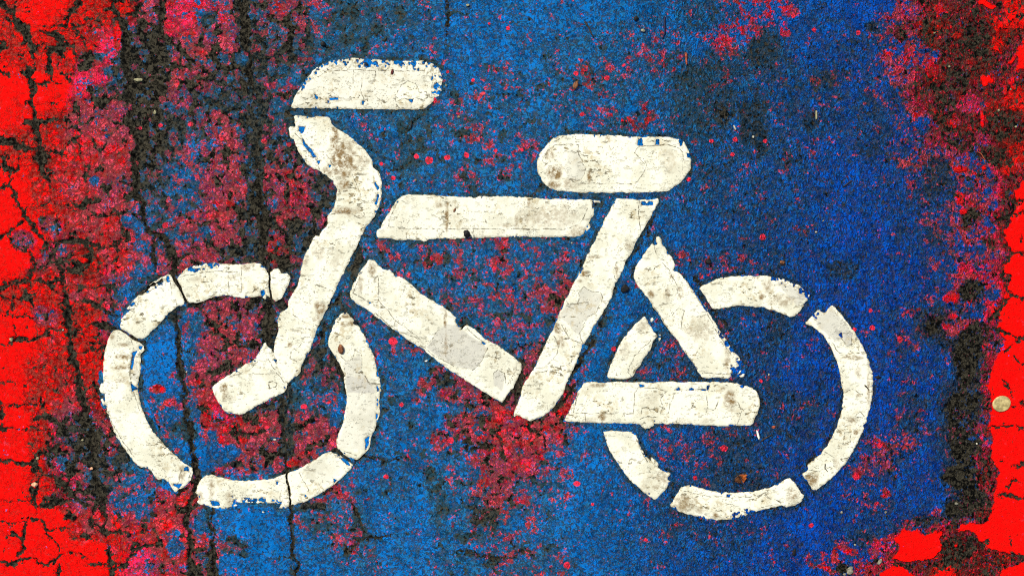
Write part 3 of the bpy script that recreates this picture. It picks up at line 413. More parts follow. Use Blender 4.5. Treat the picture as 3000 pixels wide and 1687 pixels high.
DOTS = [(B1,970,1085,13),(B0,1225,1135,11),(B0,1135,1108,7),(B0,1355,1118,8),(B0,1490,1098,8),(B0,970,1260,7),(B0,888,1160,6),(B0,55,1000,8),(B0,230,1020,7),(B0,1695,1065,6),(B0,1535,570,5),(B0,1355,512,4),(B0,1780,200,6),(B0,1650,170,4),(B0,1260,712,9),(B2,1030,238,7),(C0,455,520,7),(C0,495,810,7),(C0,675,550,8),(C0,1580,990,8),(C0,1410,1000,7),(C0,1560,1095,6),(C0,1790,1000,6),(C0,70,1060,5),(C0,1250,1270,6),(C0,790,460,5),(C1,1770,345,8),(C1,720,1140,7),(C2,1500,545,11),(C2,460,795,9),(C2,390,1370,10),(C2,1295,755,7),(C2,945,1190,5),(C2,570,940,5),(C2,1855,1350,4),(D1,85,350,9),(D1,845,870,6),(D1,1055,1070,9),(D1,860,990,8),(D1,735,1000,6),(D2,425,1090,7),(D2,745,745,10),(D2,890,935,7),(D2,910,525,9),(D0,760,235,7),(D0,300,115,7),(D0,445,210,7),(D0,100,1000,6),(A0,1870,1000,8),(A0,1345,880,8),(A0,1130,885,6),(A0,600,990,7),(A0,540,870,7),(A0,990,905,5),(A1,1170,265,10),(A1,940,370,9),(A1,1450,650,5),(B2,1380,490,9),(B2,340,250,9),(B2,75,380,14),(B2,920,745,8),(C2,1760,70,5),(C2,80,920,7)]

def flat(a): return [p for q in a for p in q]
ALLP = [p for k in P for p in P[k]] + flat(FRONT) + flat(REAR)

def build_ground():
    step = 3.0
    xs = np.arange(-150, 3151, step); ys = np.arange(-150, 1841, step)
    tail = np.cumsum(3.0 * 1.22 ** np.arange(1, 44)); tail = tail[tail < 52000]
    xs = np.concatenate([xs[0] - tail[::-1], xs, xs[-1] + tail]); ys = np.concatenate([ys[0] - tail[::-1], ys, ys[-1] + tail])
    x, y = np.meshgrid(xs, ys)
    # control map with a wandering lookup
    qx = np.clip(x, -20, 3020); qy = np.clip(y, -20, 1707)
    wx = qx + fbm(x, y, 140, 4, 3) * 75; wy = qy + fbm(x, y, 140, 4, 91) * 75
    gx = np.clip(wx / 100 - .5, 0, 28.999); gy = np.clip(wy / 100 - .5, 0, 15.999)
    ix, iy = gx.astype(int), gy.astype(int); fx, fy = gx - ix, gy - iy
    fx = sstep(.1, .9, fx); fy = sstep(.1, .9, fy)
    tab = np.array([[CLS[c] for c in r] for r in MAP])
    for r in (4, 5, 6, 8, 9, 10, 11, 12): tab[r, 1] = CLS['q']     # crimson ground close to the left edge
    v = (tab[iy, ix] * ((1 - fx) * (1 - fy))[..., None] + tab[iy, ix + 1] * (fx * (1 - fy))[..., None] +
         tab[iy + 1, ix] * ((1 - fx) * fy)[..., None] + tab[iy + 1, ix + 1] * (fx * fy)[..., None])
    asp, red, pure, craze = [v[..., k].copy() for k in range(4)]
    wob = fbm(x, y, 40, 4, 211, .6)
    def win(cx0, cy0, cx1, cy1, m):
        a, b = np.searchsorted(xs, (cx0 - m, cx1 + m)); c, d = np.searchsorted(ys, (cy0 - m, cy1 + m))
        return (slice(c, d), slice(a, b))
    def wpts(pts, m):
        px, py = [p[0] for p in pts], [p[1] for p in pts]
        return win(min(px), min(py), max(px), max(py), m)
    for (t, px, py, rx, ry, a_, r_, p_) in PAT:
        (px, py), = T(*t, (px, py)); rx /= 2.415; ry /= 2.415
        if px < 800 and .7 <= p_ and .65 < r_ < .9: r_ += .12
        if 1150 < px < 2000 and py > 1000 and r_ > .75: r_ *= .86; p_ -= .2
        w = win(px, py, px, py, max(rx, ry) * 2)
        d = np.hypot((x[w] - px) / rx, (y[w] - py) / ry) + wob[w] * .75
        k = sstep(1.35, .68, d)
        asp[w] += (a_ - asp[w]) * k; red[w] += (r_ - red[w]) * k; pure[w] += (p_ - pure[w]) * k
        craze[w] = np.maximum(craze[w], k * np.clip(r_ * 1.1, 0, 1) * (.9 if p_ < .75 else .3) * (px < 2250))
    rd = np.full(x.shape, -200.0)
    for pts in REDPOLY:
        w = wpts(pts, 110)
        rd[w] = np.maximum(rd[w], poly_sdf(x[w], y[w], pts))
    fr = sstep(-48, -6, rd + fbm(x, y, 60, 3, 57) * 34) * .7
    asp += (.34 - asp) * fr; red += (.9 - red) * fr; pure += (.74 - pure) * fr
    k = sstep(-1.5, 2.5, rd + fbm(x, y, 40, 5, 51, .66) * 21)
    asp += (.004 - asp) * k; red += (1 - red) * k; pure += (1 - pure) * k; craze += (.04 - craze) * k
    for pts, wd in BLUESTRIP:
        w = wpts(pts, 30)
        d = line_dist(x[w], y[w], pts) + fbm(x[w], y[w], 12, 3, 8) * 5
        k = sstep(wd, wd * .5, d)
        asp[w] += (.01 - asp[w]) * k; red[w] += (.01 - red[w]) * k; craze[w] *= 1 - k
    # fresh blue under the stencilled pieces, their thin edge shadows painted as dark asphalt
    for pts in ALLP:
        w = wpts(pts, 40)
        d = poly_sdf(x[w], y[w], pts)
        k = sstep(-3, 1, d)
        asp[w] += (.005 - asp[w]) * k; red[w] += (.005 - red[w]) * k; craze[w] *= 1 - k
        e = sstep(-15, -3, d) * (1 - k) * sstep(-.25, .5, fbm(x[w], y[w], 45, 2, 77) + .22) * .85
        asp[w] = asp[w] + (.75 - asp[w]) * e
    for pts, wd in CUTS:
        w = wpts(pts, 20)
        k = sstep(wd + 6, wd + 1, line_dist(x[w], y[w], pts))
        asp[w] += (.97 - asp[w]) * k; red[w] *= 1 - .5 * k
    crack = np.full(x.shape, 40.0)
    cw = fbm(x, y, 30, 4, 140, .65); cw2 = fbm(x, y, 30, 4, 840, .65)
    cwid = fbm(x, y, 34, 3, 5, .65)
    for pts, wd in CR:
        w = wpts(pts, 50)
        xx, yy = x[w] + cw[w] * 15, y[w] + cw2[w] * 15
        ends = [p for p in (pts[0], pts[-1]) if 4 < p[0] < 2996 and 4 < p[1] < 1683]
        tap = 1.0
        for e in ends: tap = np.minimum(tap, .35 + np.hypot(x[w] - e[0], y[w] - e[1]) / (wd * 4 + 12))
        d = line_dist(xx, yy, pts) - wd * (.60 if wd < 12 else .48) * np.minimum(tap, 1) * (1 + 1.1 * cwid[w])
        crack[w] = np.minimum(crack[w], d)
    # dark crumbled halo beside the big cracks
    dot = np.full(x.shape, -30.0)
    for (t, px, py, r) in DOTS:
        (px, py), = T(*t, (px, py))
        w = win(px, py, px, py, 30)
        d = r - np.hypot(x[w] - px, (y[w] - py) * 1.05) + fbm(x[w], y[w], 7, 2, 31) * 3
        dot[w] = np.maximum(dot[w], d)
    far = sstep(400, 2500, np.maximum(np.maximum(-x, x - 3000), np.maximum(-y, y - 1687)))
    asp = asp + (.93 - asp) * far; craze *= 1 - far
    # pitted relief
    fine = sstep(1500, 2150, x)
    dense = sstep(60, -5, np.maximum(np.maximum(-150 - x, x - 3150), np.maximum(-150 - y, y - 1840)))
    crumb = np.clip(fbm(x, y, 15, 3, 400, .6) + .05, -1, 1)
    z = -3.0 * sstep(.3, .9, asp) + crumb * 1.6 * (.25 + sstep(.1, .6, asp)) * dense
    z += -6.0 * sstep(2.0, -6.0, crack) * (1 + .6 * crumb)
    z = np.where(dense > .5, z, np.minimum(z, 0))
    z = np.minimum(z, 1.2)
    def probit(p):
        p = np.clip(p, .002, .998)
        return np.clip(4.91 * (p ** .14 - (1 - p) ** .14), -3.2, 3.2)
    n0, n1 = x.shape
    verts = np.stack([(x - CX) * S, (CY - y) * S, z * S], -1).reshape(-1, 3)
    idx = np.arange(n0 * n1).reshape(n0, n1)
    q = np.stack([idx[:-1, :-1], idx[1:, :-1], idx[1:, 1:], idx[:-1, 1:]], -1).reshape(-1, 4)
    return verts, q, dict(za=probit(asp), zr=probit(red), pure=pure, craze=craze, crack=crack, dot=dot, fine=fine,
                          royal=sstep(1850, 2750, x + .2 * y))

def ground_material():
    n = NT("worn_painted_asphalt")
    za, zr, pure, craze = n.attr("za"), n.attr("zr"), n.attr("pure"), n.attr("craze")
    crack, dot, fine, royal = n.attr("crack"), n.attr("dot"), n.attr("fine"), n.attr("royal")
    w1 = n.warp(18, 14); w2 = n.warp(30, 26, 300)
    # how the paint wears off: rounded lumps on the left, tight grain on the right
    lump = n.math('DIVIDE', n.sub(n.vor(27, 'SMOOTH_F1', w1), 0.42), 0.17)
    a_l = n.add(n.mul(lump, 0.85), n.mul(n.nz(14, 2.4, .6), 0.55), n.mul(n.nz(60, 2, .5, off=50), .3))
    a_r = n.add(n.mul(n.nz(12, 2, .6, stretch=(1.15, .8, 1), off=17, dist=.8), .95), n.mul(n.nz(70, 2, .5, off=90), .25))
    w3 = n.warp(60, 55, 150)
    brk = n.noise(48, 3, .6, off=61)
    net = n.ss(n.sub(n.vor(80, vec=w3), n.mul(n.sub(brk, .5), .16)), n.mixf(craze, .065, .105), .035)
    net2 = n.ss(n.sub(n.vor(36, vec=w2), n.mul(n.sub(n.noise(26, 2, .6, off=62), .50), .34)), .14, .05)
    netm = n.math('MAXIMUM', net, n.mul(net2, n.ss(brk, .56, .46)))
    netm = n.mul(netm, n.ss(craze, .28, .6), n.sub(1.0, n.mul(fine, .7)), .9)
    a_n = n.add(n.mixf(fine, a_l, a_r), n.mul(craze, n.add(n.mul(net, 1.3), n.mul(net2, .9))), n.mul(craze, -.35))
    asp = n.ss(n.add(za, a_n, n.mul(n.ss(crack, 13, 1), .9)), -0.16, 0.16)
    # where red shows instead of blue
    r_n = n.add(n.mul(n.nz(30, 3, .6, off=400), .75), n.mul(n.nz(9, 3, .7, off=470), .65))
    redm = n.ss(n.add(zr, r_n), -0.12, 0.12)
    dotm = n.ss(dot, -0.8, 0.8)
    redm = n.math('MAXIMUM', redm, dotm)
    asp = n.mul(asp, n.sub(1.0, dotm))
    # fine veins
    wig = n.math('ABSOLUTE', n.sub(n.noise(34, 3, .6, off=800, dist=1.2), 0.5))
    vein = n.ss(wig, 0.022, 0.006)
    wig2 = n.math('ABSOLUTE', n.sub(n.noise(15, 3, .6, off=700, dist=.8), 0.5))
    vein2 = n.ss(wig2, 0.035, 0.008)
    vsel = n.ss(n.noise(50, 2, .5, off=640), .42, .58)
    cell = n.ss(n.vor(58, vec=w2), n.add(0.012, n.mul(n.noise(20, 2), 0.05)), 0.006)
    cell2 = n.ss(n.vor(24, vec=w1), n.add(0.005, n.mul(n.noise(16, 2, off=9), 0.09)), 0.005)
    cz = n.math('MAXIMUM', cell, n.mul(cell2, n.ss(n.noise(60, 2, off=33), .40, .55)))
    cz = n.math('MAXIMUM', n.ss(n.mul(cz, n.add(craze, -0.02)), 0.12, 0.5), netm)
    vv = n.mul(n.math('MAXIMUM', n.mul(vein, .9), n.mul(vein2, vsel)), n.ss(za, -2.9, -1.2), 0.8)
    crk = n.ss(n.add(crack, n.mul(n.nz(10, 3, .7, off=222), 2.4)), 1.0, -0.8)
    # colours
    grit = n.noise(5, 3, .7, off=111)
    clod = n.noise(12, 2, .6, off=321, dist=.9)
    tar = n.mix(n.ss(n.add(n.mul(grit, .3), n.mul(clod, .7)), .42, .60), srgb(5, 5, 4), srgb(62, 58, 46))
    stone = n.ss(n.noise(4.5, 1, .5, off=999), .74, .80)
    tar = n.mix(n.mul(stone, .5), tar, srgb(104, 100, 82))
    tone = n.add(n.mul(n.noise(45, 4, .6, off=55), .5), n.mul(n.noise(130, 3, .55, stretch=(1.6, .5, 1), off=57), .5))
    blue_l = n.mix(n.ss(tone, .4, .6), srgb(0, 86, 148), srgb(6, 106, 182))
    blue_r = n.mix(n.ss(tone, .4, .6), srgb(0, 60, 148), srgb(0, 78, 186))
    blue = n.mix(royal, blue_l, blue_r)
    teal = n.mix(royal, srgb(34, 96, 124), srgb(20, 80, 122))
    thin = n.ss(n.add(za, n.mul(n.nz(15, 4, .7, off=66), .7)), -2.3, -.1)
    blue = n.mix(n.mul(thin, .8), blue, teal)
    dull = n.mix(n.ss(n.noise(7, 3, .7, off=5), .36, .62), srgb(148, 56, 74), srgb(210, 74, 84))
    warm = n.mix(n.ss(n.noise(60, 3, .55, off=15), .4, .6), srgb(186, 62, 84), srgb(220, 64, 70))
    dull = n.mix(.55, dull, warm)
    scarlet = n.mix(n.ss(n.noise(9, 3, .6, off=25), .35, .7), srgb(214, 12, 6), srgb(238, 4, 3))
    pk = n.add(pure, n.mul(n.nz(26, 4, .65, off=88), .16))
    redc = n.mix(n.ss(pk, .35, .78), dull, scarlet)
    redc = n.mix(n.mul(n.ss(n.add(za, n.mul(n.nz(12, 3, .65, off=166), .6), n.mul(n.ss(pure, .5, .65), n.ss(pure, .95, .85), 1.0)), -.5, .5), .88), redc, n.mix(n.ss(pure, .4, .7), srgb(146, 56, 66), srgb(112, 24, 15)))
    redc = n.mix(n.mul(n.ss(zr, 1.6, 1.1), n.ss(pure, .56, .72), .8), redc, srgb(236, 34, 70))
    redc = n.mix(n.mul(dotm, .85), redc, srgb(232, 40, 66))
    paint = n.mix(redm, blue, redc)
    # a haze of blue overspray on the half-covered red
    over = n.mul(n.ss(n.noise(4.5, 2, .6, off=130), .5, .62), n.ss(zr, 2.6, .6), n.ss(n.noise(80, 3, .6, off=210), .35, .6), redm, n.sub(1.0, dotm))
    paint = n.mix(n.mul(over, .7), paint, srgb(84, 48, 136))
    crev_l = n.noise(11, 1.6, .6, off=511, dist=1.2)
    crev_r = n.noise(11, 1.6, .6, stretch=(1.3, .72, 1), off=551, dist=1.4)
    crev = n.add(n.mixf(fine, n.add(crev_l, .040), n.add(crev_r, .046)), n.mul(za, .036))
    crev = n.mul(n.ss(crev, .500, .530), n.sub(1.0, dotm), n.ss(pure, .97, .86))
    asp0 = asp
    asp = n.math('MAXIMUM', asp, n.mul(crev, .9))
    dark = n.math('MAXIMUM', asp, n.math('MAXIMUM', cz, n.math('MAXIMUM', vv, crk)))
    # tar in crevices and veins takes some paint: relief shade put into the colour
    tar = n.mix(n.mul(n.sub(dark, n.math('MAXIMUM', asp0, crk)), .25), tar, paint)
    film = n.mul(asp0, n.ss(zr, .3, -.9), n.ss(za, 1.3, .2), n.sub(1.0, crk), n.ss(n.noise(10, 2, .6, off=733), .40, .56))
    tar = n.mix(n.mul(film, .8), tar, n.mix(royal, srgb(34, 66, 76), srgb(14, 50, 84)))
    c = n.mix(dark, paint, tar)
    deep = n.ss(n.add(crack, n.mul(n.nz(12, 2, .6, off=229), 1.5)), -2.0, -5.5)
    c = n.mix(n.mul(crk, n.add(.55, n.mul(deep, .45))), c, n.mix(n.ss(n.noise(9, 2, .6, off=7), .38, .62), srgb(9, 8, 6), srgb(60, 56, 45)))
    h = n.add(n.mul(n.sub(1.0, dark), 1.0), n.mul(crev_r, n.mul(fine, -3.2), n.ss(pure, .97, .86)), n.mul(n.noise(7, 4, .7, off=1), n.add(.7, n.mul(asp, 1.3))), n.mul(n.noise(3.2, 2, .6, off=2), n.mixf(fine, .25, .7)))
    n.bump(h, n.mixf(fine, 3.0 * S, 5.0 * S), 1.0)
    return n.done(c, 0.9, 0.04)

gv, gq, ga = build_ground()
ground = mesh_np("road_surface", gv, gq, ground_material(), ga)
tag(ground, "worn red and blue painted asphalt with dark cracks", None, None, "structure")

# ------------------------------------------------------------------ the white bicycle symbol
def white_material():
    n = NT("thick_white_road_paint")
    edge, line, grey, stain, skirt = n.attr("edge"), n.attr("seam"), n.attr("grey"), n.attr("stain"), n.attr("skirt")
    cream = n.mix(n.ss(n.noise(90, 4, .6), .40, .56), (.56, .55, .41), (.70, .69, .535))
    c = n.mix(n.mul(grey, n.add(.6, n.mul(n.noise(30, 3, off=4), .6)), .95), cream, (.43, .42, .345))
    # rub marks and pits
    blot = n.ss(n.noise(90, 3, .6, off=71), .47, .66)
    pit = n.ss(n.noise(13, 3, .6, stretch=(.7, 1.4, 1), off=31), .585, .625)
    c = n.mix(n.mul(pit, n.add(.28, n.mul(blot, .8))), c, srgb(96, 88, 64))
    pit2 = n.mul(n.ss(n.noise(5, 2, .6, off=37), .59, .66), n.ss(edge, 22, 4), n.ss(n.noise(60, 2, .5, off=38), .42, .6))
    c = n.mix(n.mul(pit2, .8), c, srgb(98, 92, 74))
    c = n.mix(n.mul(blot, n.ss(n.noise(14, 4, .7, off=12), .47, .62), .7), c, srgb(164, 150, 112))
    st = n.mul(stain, n.ss(n.noise(13, 4, .72, off=44), .28, .66))
    c = n.mix(n.mul(st, 1.7), c, srgb(116, 94, 56))
    sk = n.ss(n.add(line, n.mul(n.nz(7, 2), .35)), 1.5, .5)
    c = n.mix(n.mul(sk, n.add(.35, n.mul(n.noise(40, 2, off=3), .9))), c, srgb(92, 84, 62))
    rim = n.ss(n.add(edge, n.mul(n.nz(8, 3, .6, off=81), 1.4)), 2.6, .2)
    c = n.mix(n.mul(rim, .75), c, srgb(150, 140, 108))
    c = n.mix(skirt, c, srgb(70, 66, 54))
    h = n.add(n.mul(n.noise(14, 4, .6), .6), n.mul(pit, -.8), n.mul(sk, -.9), n.mul(n.noise(4, 2), .25))
    n.bump(h, 1.2 * S, .6)
    return n.done(c, .7, .2)

WHITE = white_material()

def build_piece(name, polys, parent, seed):
    h = 2.2
    pts = flat(polys)
    x0, x1 = min(p[0] for p in pts) - 10, max(p[0] for p in pts) + 10
    y0, y1 = min(p[1] for p in pts) - 10, max(p[1] for p in pts) + 10
    xs = np.arange(x0, x1, h); ys = np.arange(y0, y1, h)
    x, y = np.meshgrid(xs, ys)
    base = np.full(x.shape, -1e3)
    for pl in polys:
        base = np.maximum(base, poly_sdf(x, y, smooth_poly(pl)))
    rag = fbm(x, y, 26, 2, 900) * 2.2 + fbm(x, y, 9, 2, 950) * 2.4
    d = base + rag + .6
    def near(pts, m=12):
        return min(p[0] for p in pts) < x1 + m and max(p[0] for p in pts) > x0 - m and min(p[1] for p in pts) < y1 + m and max(p[1] for p in pts) > y0 - m
    for c in CHIPS:
        if near(c): d = np.minimum(d, -(poly_sdf(x, y, c) + fbm(x, y, 7, 2, 66) * 2.4))
    for pl, w in CUTS:
        if near(pl): d = np.minimum(d, line_dist(x + rag * .8, y + rag * .8, pl) - w * (1 + .5 * fbm(x, y, 18, 2, 12)))
    # crumbled bands: the paint survives only on the high spots of the asphalt
    grain = fbm(x, y, 8.5, 3, 333, .7)
    spk = np.zeros(x.shape)
    for b in BAND:
        if near(b): spk = np.maximum(spk, sstep(-3, 6, poly_sdf(x, y, b)))
    ed = sstep(14, 0, base) * sstep(.05, .5, fbm(x, y, 50, 2, 620) + .15)
    thr = np.where(spk > 0, -.6 + spk * (.40 + .16 * sstep(26, 4, base + 4)), -.9)
    thr = np.maximum(thr, -.9 + .62 * ed)
    d = np.minimum(d, (grain - thr) * 9.0 + .01)
    inside = d > 0
    cell = inside[:-1, :-1] | inside[1:, :-1] | inside[:-1, 1:] | inside[1:, 1:]
    full = inside[:-1, :-1].astype(int) + inside[1:, :-1] + inside[:-1, 1:] + inside[1:, 1:]
    cell &= full >= 2
    gy_, gx_ = np.gradient(d, h)
    g2 = np.maximum(gx_ ** 2 + gy_ ** 2, .05)
    mv = np.where(inside, 0, d / g2)
    sx = np.clip(-mv * gx_, -h * .9, h * .9); sy = np.clip(-mv * gy_, -h * .9, h * .9)
    px, py = x + sx, y + sy
    zt = 1.0 + 1.6 * sstep(0, 5, d) + .5 * fbm(x, y, 30, 2, 44)
    idx = np.full(x.shape, -1)
    used = np.zeros(x.shape, bool)
    used[:-1, :-1] |= cell; used[1:, :-1] |= cell; used[:-1, 1:] |= cell; used[1:, 1:] |= cell
    idx[used] = np.arange(used.sum())
    q = np.stack([idx[:-1, :-1], idx[1:, :-1], idx[1:, 1:], idx[:-1, 1:]], -1)[cell]
    V = np.stack([(px[used] - CX) * S, (CY - py[used]) * S, zt[used] * S], -1)
    line = np.full(x.shape, 30.0)
    jx = fbm(x, y, 16, 2, 71) * 3; jy = fbm(x, y, 16, 2, 75) * 3
    for pl in LINES:
        if near(pl): line = np.minimum(line, line_dist(x + jx, y + jy, pl))
    gr = np.zeros(x.shape)
    for pl, a in GREY:
        if near(pl): gr = gr + a * sstep(-2, 3, poly_sdf(x + jx, y + jy, pl))
    st = np.zeros(x.shape)
    for (t, sx_, sy_, rx, ry, a) in STAIN:
        (cx, cy), = T(*t, (sx_, sy_))
        dd = np.hypot((x - cx) / (rx / 2.415), (y - cy) / (ry / 2.415)) + fbm(x, y, 14, 3, 18) * .5
        st = np.maximum(st, a * sstep(1.5, .5, dd))
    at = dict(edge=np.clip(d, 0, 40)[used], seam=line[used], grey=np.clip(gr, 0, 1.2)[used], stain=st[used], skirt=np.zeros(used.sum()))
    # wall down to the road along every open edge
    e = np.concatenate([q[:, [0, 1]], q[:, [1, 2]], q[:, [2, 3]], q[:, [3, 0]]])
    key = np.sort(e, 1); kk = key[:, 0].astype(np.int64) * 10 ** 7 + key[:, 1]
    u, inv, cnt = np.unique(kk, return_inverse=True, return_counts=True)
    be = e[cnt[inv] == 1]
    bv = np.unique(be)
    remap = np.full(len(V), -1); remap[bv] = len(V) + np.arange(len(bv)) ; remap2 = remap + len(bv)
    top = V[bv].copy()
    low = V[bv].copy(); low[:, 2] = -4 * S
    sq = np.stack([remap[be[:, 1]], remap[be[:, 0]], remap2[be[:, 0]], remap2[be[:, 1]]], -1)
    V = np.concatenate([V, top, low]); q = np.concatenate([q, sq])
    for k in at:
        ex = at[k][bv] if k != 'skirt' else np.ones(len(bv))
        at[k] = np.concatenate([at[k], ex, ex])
    V = V - np.array(parent_loc(parent))
    return mesh_np(name, V, q, WHITE, at, parent=parent)

def parent_loc(p):
    l = Vector((0, 0, 0))
    while p is not None:
        l = l + p.location; p = p.parent
    return l

def empty(name, loc, parent=None):
    o = bpy.data.objects.new(name, None)
    o.empty_display_size = .05
    o.location = loc
    col.objects.link(o)
    if parent: o.parent = parent
    return o

bike = empty("bicycle_symbol", W(1430, 1000))
tag(bike, "chipped white stencilled bicycle symbol on the painted road", "road marking")
for i, k in enumerate(P):
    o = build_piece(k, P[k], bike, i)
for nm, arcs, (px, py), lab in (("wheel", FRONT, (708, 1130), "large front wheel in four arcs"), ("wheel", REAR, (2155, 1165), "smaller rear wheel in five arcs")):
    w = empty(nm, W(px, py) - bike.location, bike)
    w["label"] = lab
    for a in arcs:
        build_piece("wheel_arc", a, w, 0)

# ------------------------------------------------------------------ litter lying on the road
def simple_mat(name, c0, c1, size=6, spec=.25, rough=.7):
    n = NT(name)
    c = n.mix(n.ss(n.noise(size, 4, .65), .34, .66), srgb(*c0), srgb(*c1))
    n.bump(n.noise(size * .6, 3, .6), .8 * S, .6)
    return n.done(c, rough, spec)

M = dict(black=simple_mat("black_grit", (3, 3, 3), (16, 15, 13)), grey=simple_mat("grey_stone", (86, 84, 70), (140, 136, 116)),
         brown=simple_mat("brown_husk", (58, 30, 14), (132, 84, 48)), dryleaf=simple_mat("dry_leaf", (120, 52, 16), (212, 118, 52), 9),
         pale=simple_mat("pale_stone", (120, 118, 100), (190, 186, 164)), white=simple_mat("white_chip", (216, 214, 190), (236, 234, 216), 10),
         twig=simple_mat("twig_bark", (20, 18, 16), (56, 46, 36)), navy=simple_mat("blue_stained_twig", (6, 10, 34), (16, 22, 58)),
         rust=simple_mat("rusty_twig", (92, 36, 22), (170, 84, 50)), disc=simple_mat("tan_disc", (128, 114, 70), (184, 168, 114), 14),
         yellow=simple_mat("straw_chip", (96, 92, 66), (150, 146, 108)), orange=simple_mat("orange_pebble", (176, 120, 90), (216, 170, 130)),
         garnet=simple_mat("dark_red_seed", (34, 6, 6), (86, 20, 16)))

def link_mesh(name, bm, mat, loc, rot=0, parent=None, smooth=True):
    me = bpy.data.meshes.new(name)
    bm.normal_update()
    bm.to_mesh(me); bm.free()
    me.materials.append(mat)
    for p in me.polygons: p.use_smooth = smooth
    o = bpy.data.objects.new(name, me)
    col.objects.link(o)
    o.location = loc; o.rotation_euler = (0, 0, rot)
    if parent: o.parent = parent
    return o

def pebble(name, px, py, rx, ry, h, rot, mat, label, cat, seed, rough=.35, group=None, z=0.0):
    bm = bmesh.new()
    bmesh.ops.create_icosphere(bm, subdivisions=3, radius=1)
    rnd = random.Random(seed); off = Vector((rnd.random() * 50, rnd.random() * 50, rnd.random() * 50))
    planes = [(Vector((rnd.gauss(0, 1), rnd.gauss(0, 1), rnd.gauss(0, .7))).normalized(), .62 + rnd.random() * .25) for _ in range(7)]
    for v in bm.verts:
        for nrm, dd in planes:                       # broken faces
            e = v.co.dot(nrm) - dd
            if e > 0: v.co -= nrm * e * .85
        v.co *= 1 + rough * mnoise.noise(v.co * 1.6 + off) + .1 * mnoise.noise(v.co * 5 + off)
        v.co = Vector((v.co.x * rx * S, v.co.y * ry * S, (v.co.z * .5 + .42) * h * S))
    o = link_mesh(name, bm, M[mat], W(px, py, z * S), math.radians(rot))
    return tag(o, label, cat, group)

def twig(name, pts, r, mat, label, cat, seed, z=2.0, flatten=.75):
    """a broken, tapering stick along pts (photo px)"""
    rnd = random.Random(seed)
    path = []
    for (a, b) in zip(pts[:-1], pts[1:]):
        for k in range(5):
            t = k / 5
            path.append(((a[0] + (b[0] - a[0]) * t) + rnd.uniform(-.5, .5), (a[1] + (b[1] - a[1]) * t) + rnd.uniform(-.5, .5)))
    path.append(pts[-1])
    o0 = path[len(path) // 2]
    bm = bmesh.new(); rings = []
    n = len(path)
    for i, p in enumerate(path):
        q0, q1 = path[max(0, i - 1)], path[min(n - 1, i + 1)]
        dx, dy = q1[0] - q0[0], -(q1[1] - q0[1]); L = math.hypot(dx, dy) or 1; nx, ny = -dy / L, dx / L
        u = i / (n - 1)
        rr = r * (1 - .45 * u) * (.55 if i in (0, n - 1) else 1) * (1 + .22 * mnoise.noise(Vector((i * .9, seed, 0))))
        ring = []
        for k in range(8):
            a = k * math.pi / 4
            ring.append(bm.verts.new((((p[0] - o0[0]) + nx * math.cos(a) * rr) * S, (-(p[1] - o0[1]) + ny * math.cos(a) * rr) * S, (z + math.sin(a) * rr * flatten + rr * .4) * S)))
        rings.append(ring)
    for a, b in zip(rings[:-1], rings[1:]):
        for k in range(8):
            bm.faces.new((a[k], a[(k + 1) % 8], b[(k + 1) % 8], b[k]))
    bm.faces.new(rings[0][::-1]); bm.faces.new(rings[-1])
    bmesh.ops.recalc_face_normals(bm, faces=bm.faces)
    o = link_mesh(name, bm, M[mat], W(o0[0], o0[1]))
    return tag(o, label, cat)

def seed_husk(px, py, rx, ry, rot, mat, label, seed, name="seed_husk", cat="seed", z=2.0):
    """an almond-shaped husk with a lengthwise furrow"""
    bm = bmesh.new()
    bmesh.ops.create_uvsphere(bm, u_segments=20, v_segments=14, radius=1)
    off = Vector((seed * 3.1, seed, 0))
    for v in bm.verts:
        x, y, zz = v.co
        taper = 1 - .45 * y * y * (1 if y > 0 else .4)
        fur = math.exp(-(x / .22) ** 2) * .35 if zz > 0 else 0
        k = 1 + .14 * mnoise.noise(v.co * 2.3 + off)
        v.co = Vector((x * rx * taper * k * S, y * ry * k * S, ((zz - fur) * .55 * rx + .45 * rx + z) * S))
    o = link_mesh(name, bm, M[mat], W(px, py), math.radians(rot))
    return tag(o, label, cat)

def flake(pts, th, mat, label, seed, name="paint_flake", cat="paint flake", z=1.5):
    """a thin chip with a crooked outline, slightly curled"""
    cx = sum(p[0] for p in pts) / len(pts); cy = sum(p[1] for p in pts) / len(pts)
    ring = smooth_poly(pts)
    bm = bmesh.new()
    def zc(x, y, up): return (z + up + .05 * abs(x) + .04 * abs(y) + .4 * mnoise.noise(Vector((x * .2, y * .2, seed)))) * S
    rings = []
    for up, sc in ((0, 1.0), (th * .7, .98), (th, .86)):
        rings.append([bm.verts.new(((p[0] - cx) * sc * S, -(p[1] - cy) * sc * S, zc(p[0] - cx, p[1] - cy, up))) for p in ring])
    n = len(ring)
    for a, b in zip(rings[:-1], rings[1:]):
        for k in range(n): bm.faces.new((a[k], a[(k + 1) % n], b[(k + 1) % n], b[k]))
    c = bm.verts.new((0, 0, zc(0, 0, th)))
    for k in range(n): bm.faces.new((rings[-1][k], rings[-1][(k + 1) % n], c))
    bm.faces.new(rings[0][::-1])
    bmesh.ops.recalc_face_normals(bm, faces=bm.faces)
    return tag(link_mesh(name, bm, M[mat], W(cx, cy)), label, cat)

